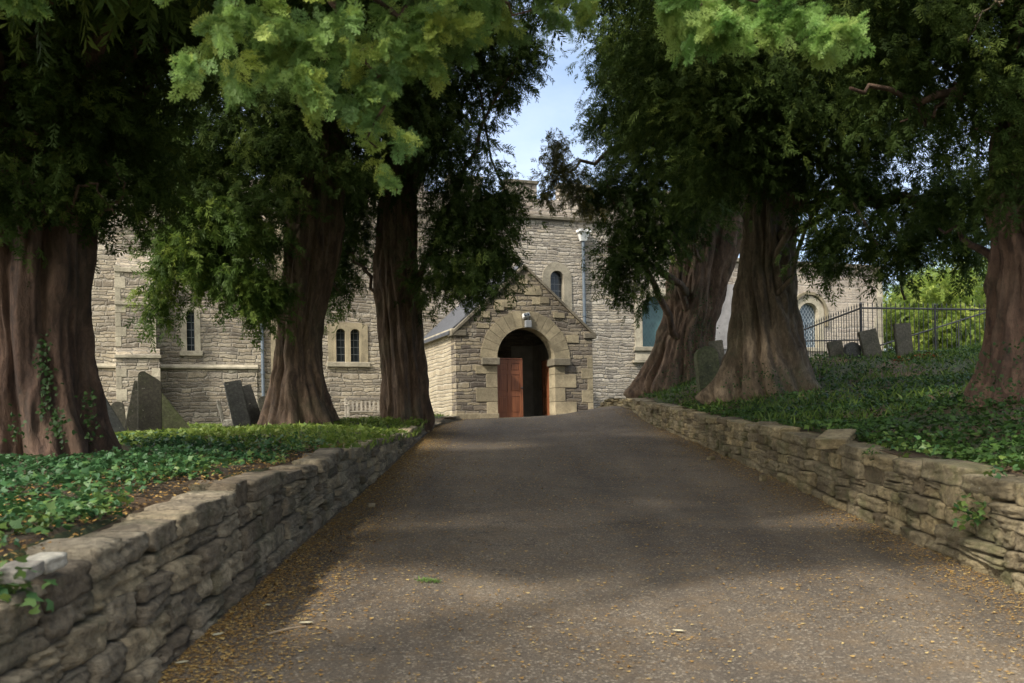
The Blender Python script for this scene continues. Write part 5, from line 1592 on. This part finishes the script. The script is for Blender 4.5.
trunk_ivy(t1, [(45, 345, 9.62), (42, 365, 9.6), (48, 385, 9.55), (44, 405, 9.5), (55, 420, 9.45), (60, 432, 9.4), (88, 400, 9.9), (92, 425, 9.9), (15, 430, 9.3)], 9.6, M['ivy_dark'], 71, 34, (0.045, 0.03, 0.09))
trunk_ivy(r2, [(700, 330, 26.2), (705, 350, 26.2), (690, 350, 26.1), (695, 370, 26.0), (680, 375, 25.9), (702, 318, 26.3), (704, 338, 26.3), (700, 300, 26.1), (670, 380, 25.8)], 26, M['ivy_dark'], 72, 60, (0.2, 0.12, 0.22))
trunk_ivy(r3, [(990, 385, 12.3), (985, 360, 12.35), (1000, 395, 12.2), (1015, 385, 12.1), (1015, 350, 12.3), (975, 400, 12.3)], 12.3, M['ivy_dark'], 73, 40, (0.12, 0.06, 0.12))
trunk_ivy(r1, [(740, 385, 19.9), (775, 385, 19.7), (790, 380, 19.9), (755, 370, 20.0)], 20, M['ivy_dark'], 74, 40, (0.2, 0.08, 0.12))

# dead red plants on the slope crest
for (px, py, d, s, lab) in ((902, 364, 23.2, 0.36, 'larger clump of dead red-brown foliage below the upright square headstone'), (929, 359, 23.4, 0.25, 'smaller clump of dead red-brown foliage on the crest of the slope')):
    rg = np.random.default_rng(int(px)); p = np.array(P(px, py, d)); m = 130
    pos = p+rg.normal(0, 1, (m, 3))*np.array([s*0.6, s*0.4, s*0.18])+np.array([0, 0, 0.04])
    root = empty('dead_plant', tuple(p)); tag(root, lab, 'plant')
    ivy_mesh('foliage', pos, rg.uniform(0.07, 0.13, m), rg.random(m), M['dead'], rg, parent=root, tilt=0.9)

# needle litter on the path: thicker along the wall feet
def litter(n, x, y, size, tone, name, label):
    z = path_z(x, y)+0.006
    a = rng.uniform(0, 6.28, n); el = rng.uniform(0.1, 0.75, n)
    tl = rng.normal(0, 0.35, (n, 2))
    V = []
    for (u, v) in ((-1, 0), (0, -1), (1, 0), (0, 1)):
        lx = u*size; ly = v*size*el
        px_ = lx*np.cos(a)-ly*np.sin(a); py_ = lx*np.sin(a)+ly*np.cos(a)
        V.append(np.c_[x+px_, y+py_, z+np.abs(tl[:, 0]*px_+tl[:, 1]*py_)])
    V = np.stack(V, axis=1).reshape(-1, 3)
    o = np_mesh(name, V, np.arange(n*4).reshape(-1, 4), M['litter'], tone=np.repeat(tone, 4))
    return tag(o, label, 'leaf litter', kind='stuff')


n = 130000
y = 2.5+rng.random(n)**1.15*24; side = rng.random(n)
wd = RWX(y)+1.9
t = np.where(side < 0.34, rng.exponential(0.055, n), np.where(side < 0.5, 1-rng.exponential(0.06, n), rng.random(n)))
x = -1.80+np.clip(t, 0, 1)*(wd-0.12)
keep = rng.random(n) < np.where((t > 0.12) & (t < 0.9), 0.25+0.75*lump(x, y, 1.5)**2, 1.0)
x, y, t = x[keep], y[keep], t[keep]; n = len(x)
litter(n, x, y, 0.0045+0.0135*rng.random(n)**1.3, np.clip(rng.normal(0.52, 0.25, n), 0, 1), 'leaf_litter', 'yellow-brown fallen needles scattered over the path, thickest along the wall feet')
# litter on the bare soil above the left wall
n = 5000
y = rng.uniform(3.0, 13, n); x = -2.1-rng.random(n)*1.1
V = []
a = rng.uniform(0, 6.28, n); sz = rng.uniform(0.006, 0.02, n); z = gz_left(x, y)+0.05
for (u, v) in ((-1, 0), (0, -.5), (1, 0), (0, .5)):
    V.append(np.c_[x+(u*np.cos(a)-v*np.sin(a))*sz, y+(u*np.sin(a)+v*np.cos(a))*sz, z+u*sz*0.3])
o = np_mesh('leaf_litter', np.stack(V, axis=1).reshape(-1, 3), np.arange(n*4).reshape(-1, 4), M['litter'], tone=np.repeat(np.clip(rng.normal(0.4, 0.2, n), 0, 1), 4))
tag(o, 'orange-brown fallen needles on the bare soil above the left wall', 'leaf litter', kind='stuff')


def on_path(px, py):
    d = 5.0
    for _ in range(60):
        p = P(px, py, d); d += (p.z-float(path_z(p.x, p.y)))*3.0
    return P(px, py, d)


LEAF = [(-1, 0), (-0.6, -0.4), (0, -0.52), (0.6, -0.34), (1, 0), (0.6, 0.34), (0, 0.52), (-0.6, 0.4)]
leaf_spots = [(306, 625, 0.045, 'pale fallen leaf beside the thin twig, near the left edge of the path'), (218, 637, 0.05, 'pale fallen leaf in the orange needle litter at the foot of the left wall'),
              (678, 633, 0.04, 'bleached fallen leaf lying alone, right of the middle of the path'), (182, 665, 0.04, 'pale fallen leaf lowest of those by the left wall'),
              (268, 607, 0.035, 'small pale fallen leaf highest of those by the left wall'), (530, 629, 0.02, 'tiny whitish leaf scrap in the middle of the path')]
for i, (px, py, s, lab) in enumerate(leaf_spots):
    p = on_path(px, py); mb = MB()
    vs = [(a*s, b*s, 0.012+0.25*abs(b)*s+0.12*a*a*s) for a, b in LEAF]+[(0, 0, 0.010)]
    mb.add(vs, [(k_, (k_+1) % 8, 8) for k_ in range(8)])
    o = mb.build('fallen_leaf', M['pale_leaf']); o.location = p; o.rotation_euler = (0, 0, i*1.3)
    at_ = o.data.attributes.new('tone', 'FLOAT', 'POINT'); at_.data.foreach_set('value', np.full(9, 0.5, np.float32))
    tag(o, lab, 'leaf', 'pale fallen leaves on the path')
p = on_path(425, 582); rg = np.random.default_rng(88)
root = empty('yew_sprig', p); tag(root, 'fresh green yew sprig dropped on the path', 'sprig')
V, T, nq = sprays(np.array([[-0.1, 0, 0.02], [-0.02, 0.01, 0.02]]), np.array([[1, 0.1, 0.02], [0.9, -0.3, 0.03]]), np.array([0.17, 0.12]), np.array([0.3, 0.5]), 'near', rg, 0.1)
np_mesh('needles', V, np.arange(len(V)).reshape(-1, 4), M['yew_lime'], root, tone=T)
p0, p1 = on_path(268, 636), on_path(306, 628)
mb = MB(); mb.tube([p0+Vector((0, 0, 0.012)), p0.lerp(p1, 0.5)+Vector((0, 0.02, 0.016)), p1+Vector((0, 0, 0.012))], [0.007, 0.006, 0.003], 6)
tag(mb.build('twig', M['twig']), 'thin dry twig lying on the needle litter near the left wall', 'twig')

# ------------------------------------------------------------------ iron railing
FA, FB, FC = P(798, 332, 29.5), P(861, 308, 26.0), P(1010, 310, 25.6)
rail = empty('iron_railing', (FB.x, FB.y, FB.z-1.35))
tag(rail, 'black spiked iron railing that slopes down beside the church and runs level before the bushes', 'railing')
ro = Vector(rail.location)


def bar_mesh(h):
    mb = MB(); mb.tube([(0, 0, 0), (0, 0, h-0.06)], 0.0095, 6)
    mb.tube([(0, 0, h-0.06), (0, 0, h-0.03), (0, 0, h+0.05)], [0.0095, 0.017, 0.002], 6)
    me = bpy.data.meshes.new('bar'); me.from_pydata(mb.v, [], mb.f); me.materials.append(M['iron']); return me


BARM = bar_mesh(1.4)
mb = MB(); mb.box(0, 0, 0, 0, 0, 0) if False else None
mb.tube([FA-ro, FB-ro, FC-ro], 0.024, 8); mb.build('top_rail', M['iron'], rail)
mb = MB(); lo_a, lo_b = P(806, 341, 29.2), P(861, 340, 26.0); mb.tube([lo_a-ro, lo_b-ro], 0.018, 8); mb.build('lower_rail', M['iron'], rail)
mb = MB(); mb.tube([P(861, 352, 26)-ro, P(1010, 350, 25.6)-ro], 0.018, 8); mb.build('lower_rail', M['iron'], rail)


def bars(a, b, sp):
    n = int((b-a).length/sp)
    for i in range(n):
        p = a.lerp(b, (i+0.5)/n)
        o = bpy.data.objects.new('bar', BARM); link(o, rail); o.location = p-ro-Vector((0, 0, 1.28))


bars(FA, FB, 0.135)
bars(FB, FC, 0.115)
for p in (FB, FC, FB.lerp(FC, 0.5)):
    mb = MB(); q = p-ro; mb.tube([q-Vector((0, 0, 1.5)), q+Vector((0, 0, 0.1))], 0.03, 8); mb.tube([q+Vector((0, 0, 0.1)), q+Vector((0, 0, 0.15))], [0.045, 0.01], 8)
    mb.build('post', M['iron'], rail)
ha, hb = P(878, 346, 28.5), P(1000, 308, 28.5)
hr = empty('handrail', P(878, 362, 28.5)); ho = Vector(hr.location)
tag(hr, 'thin sloping iron handrail behind the railing, before the sunlit bushes', 'handrail')
mb = MB(); mb.tube([ha-ho, hb-ho], 0.022, 8); mb.build('rail', M['iron'], hr)
for t in (0.0, 0.33, 0.66, 0.98):
    q = ha.lerp(hb, t)-ho; mb = MB(); mb.tube([q-Vector((0, 0, 1.1+0.9*t)), q], 0.02, 8); mb.build('post', M['iron'], hr)

# ------------------------------------------------------------------ light, sky, camera
w = bpy.data.worlds.new('World'); scene.world = w; w.use_nodes = True
nt = w.node_tree
bg = nt.nodes['Background']
sky = nt.nodes.new('ShaderNodeTexSky'); sky.sky_type = 'NISHITA'; sky.sun_disc = False
sky.sun_elevation = SUN_EL; sky.sun_rotation = math.atan2(SUN_TO.x, SUN_TO.y) % (2*math.pi)
sky.air_density = 1.0; sky.dust_density = 2.0; sky.ozone_density = 1.0
tc = nt.nodes.new('ShaderNodeTexCoord')
mp = mapping(nt, tc.outputs['Generated'], (1, 1, 2.2))
cl = noise(nt, mp, 1.7, 7, 0.58)
fac = ramp(nt, cl.outputs[0], [(0.45, (0.05,)*3), (0.72, (0.6,)*3)])
# thin bright cloud round the sun's side of the sky, bluer sky away from it
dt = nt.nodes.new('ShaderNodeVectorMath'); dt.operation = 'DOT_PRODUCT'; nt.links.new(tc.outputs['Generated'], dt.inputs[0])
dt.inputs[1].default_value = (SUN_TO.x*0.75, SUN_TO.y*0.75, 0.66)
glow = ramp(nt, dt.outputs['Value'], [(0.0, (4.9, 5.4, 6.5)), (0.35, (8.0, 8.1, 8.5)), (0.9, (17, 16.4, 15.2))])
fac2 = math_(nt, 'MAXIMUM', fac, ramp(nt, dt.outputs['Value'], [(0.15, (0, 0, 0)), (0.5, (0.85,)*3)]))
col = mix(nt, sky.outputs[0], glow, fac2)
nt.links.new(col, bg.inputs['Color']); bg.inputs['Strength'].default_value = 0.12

sd = bpy.data.lights.new('sun', 'SUN'); sd.energy = 2.8; sd.angle = R(4); sd.color = (1.0, 0.93, 0.82)
so = link(bpy.data.objects.new('sun', sd))
dirv = Vector((SUN_TO.x*math.cos(SUN_EL), SUN_TO.y*math.cos(SUN_EL), math.sin(SUN_EL)))
so.rotation_euler = dirv.to_track_quat('Z', 'Y').to_euler(); so.location = (-10, -10, 20)

cd = bpy.data.cameras.new('camera'); cam = link(bpy.data.objects.new('camera', cd))
cd.sensor_width = 36; cd.lens = F/1024*36
cd.shift_y = (HY-341.5)/1024
cd.clip_start = 0.1; cd.clip_end = 3000
right = Vector((ca, 0, -sa)); up = Vector((sa, 0, ca)); back = Vector((0, -1, 0))
mat = Matrix((right, up, back)).transposed().to_4x4()
cam.matrix_world = Matrix.Translation((0, 0, CAMZ)) @ mat
cd.dof.use_dof = True; cd.dof.focus_distance = 27; cd.dof.aperture_fstop = 4.0
scene.camera = cam
scene.view_settings.view_transform = 'Standard'; scene.view_settings.look = 'None'
scene.view_settings.exposure = 1.02; scene.view_settings.gamma = 1; scene.view_settings.use_curve_mapping = False
scene.cycles.use_denoising = True
scene.cycles.max_bounces = 8; scene.cycles.diffuse_bounces = 6; scene.cycles.transmission_bounces = 4
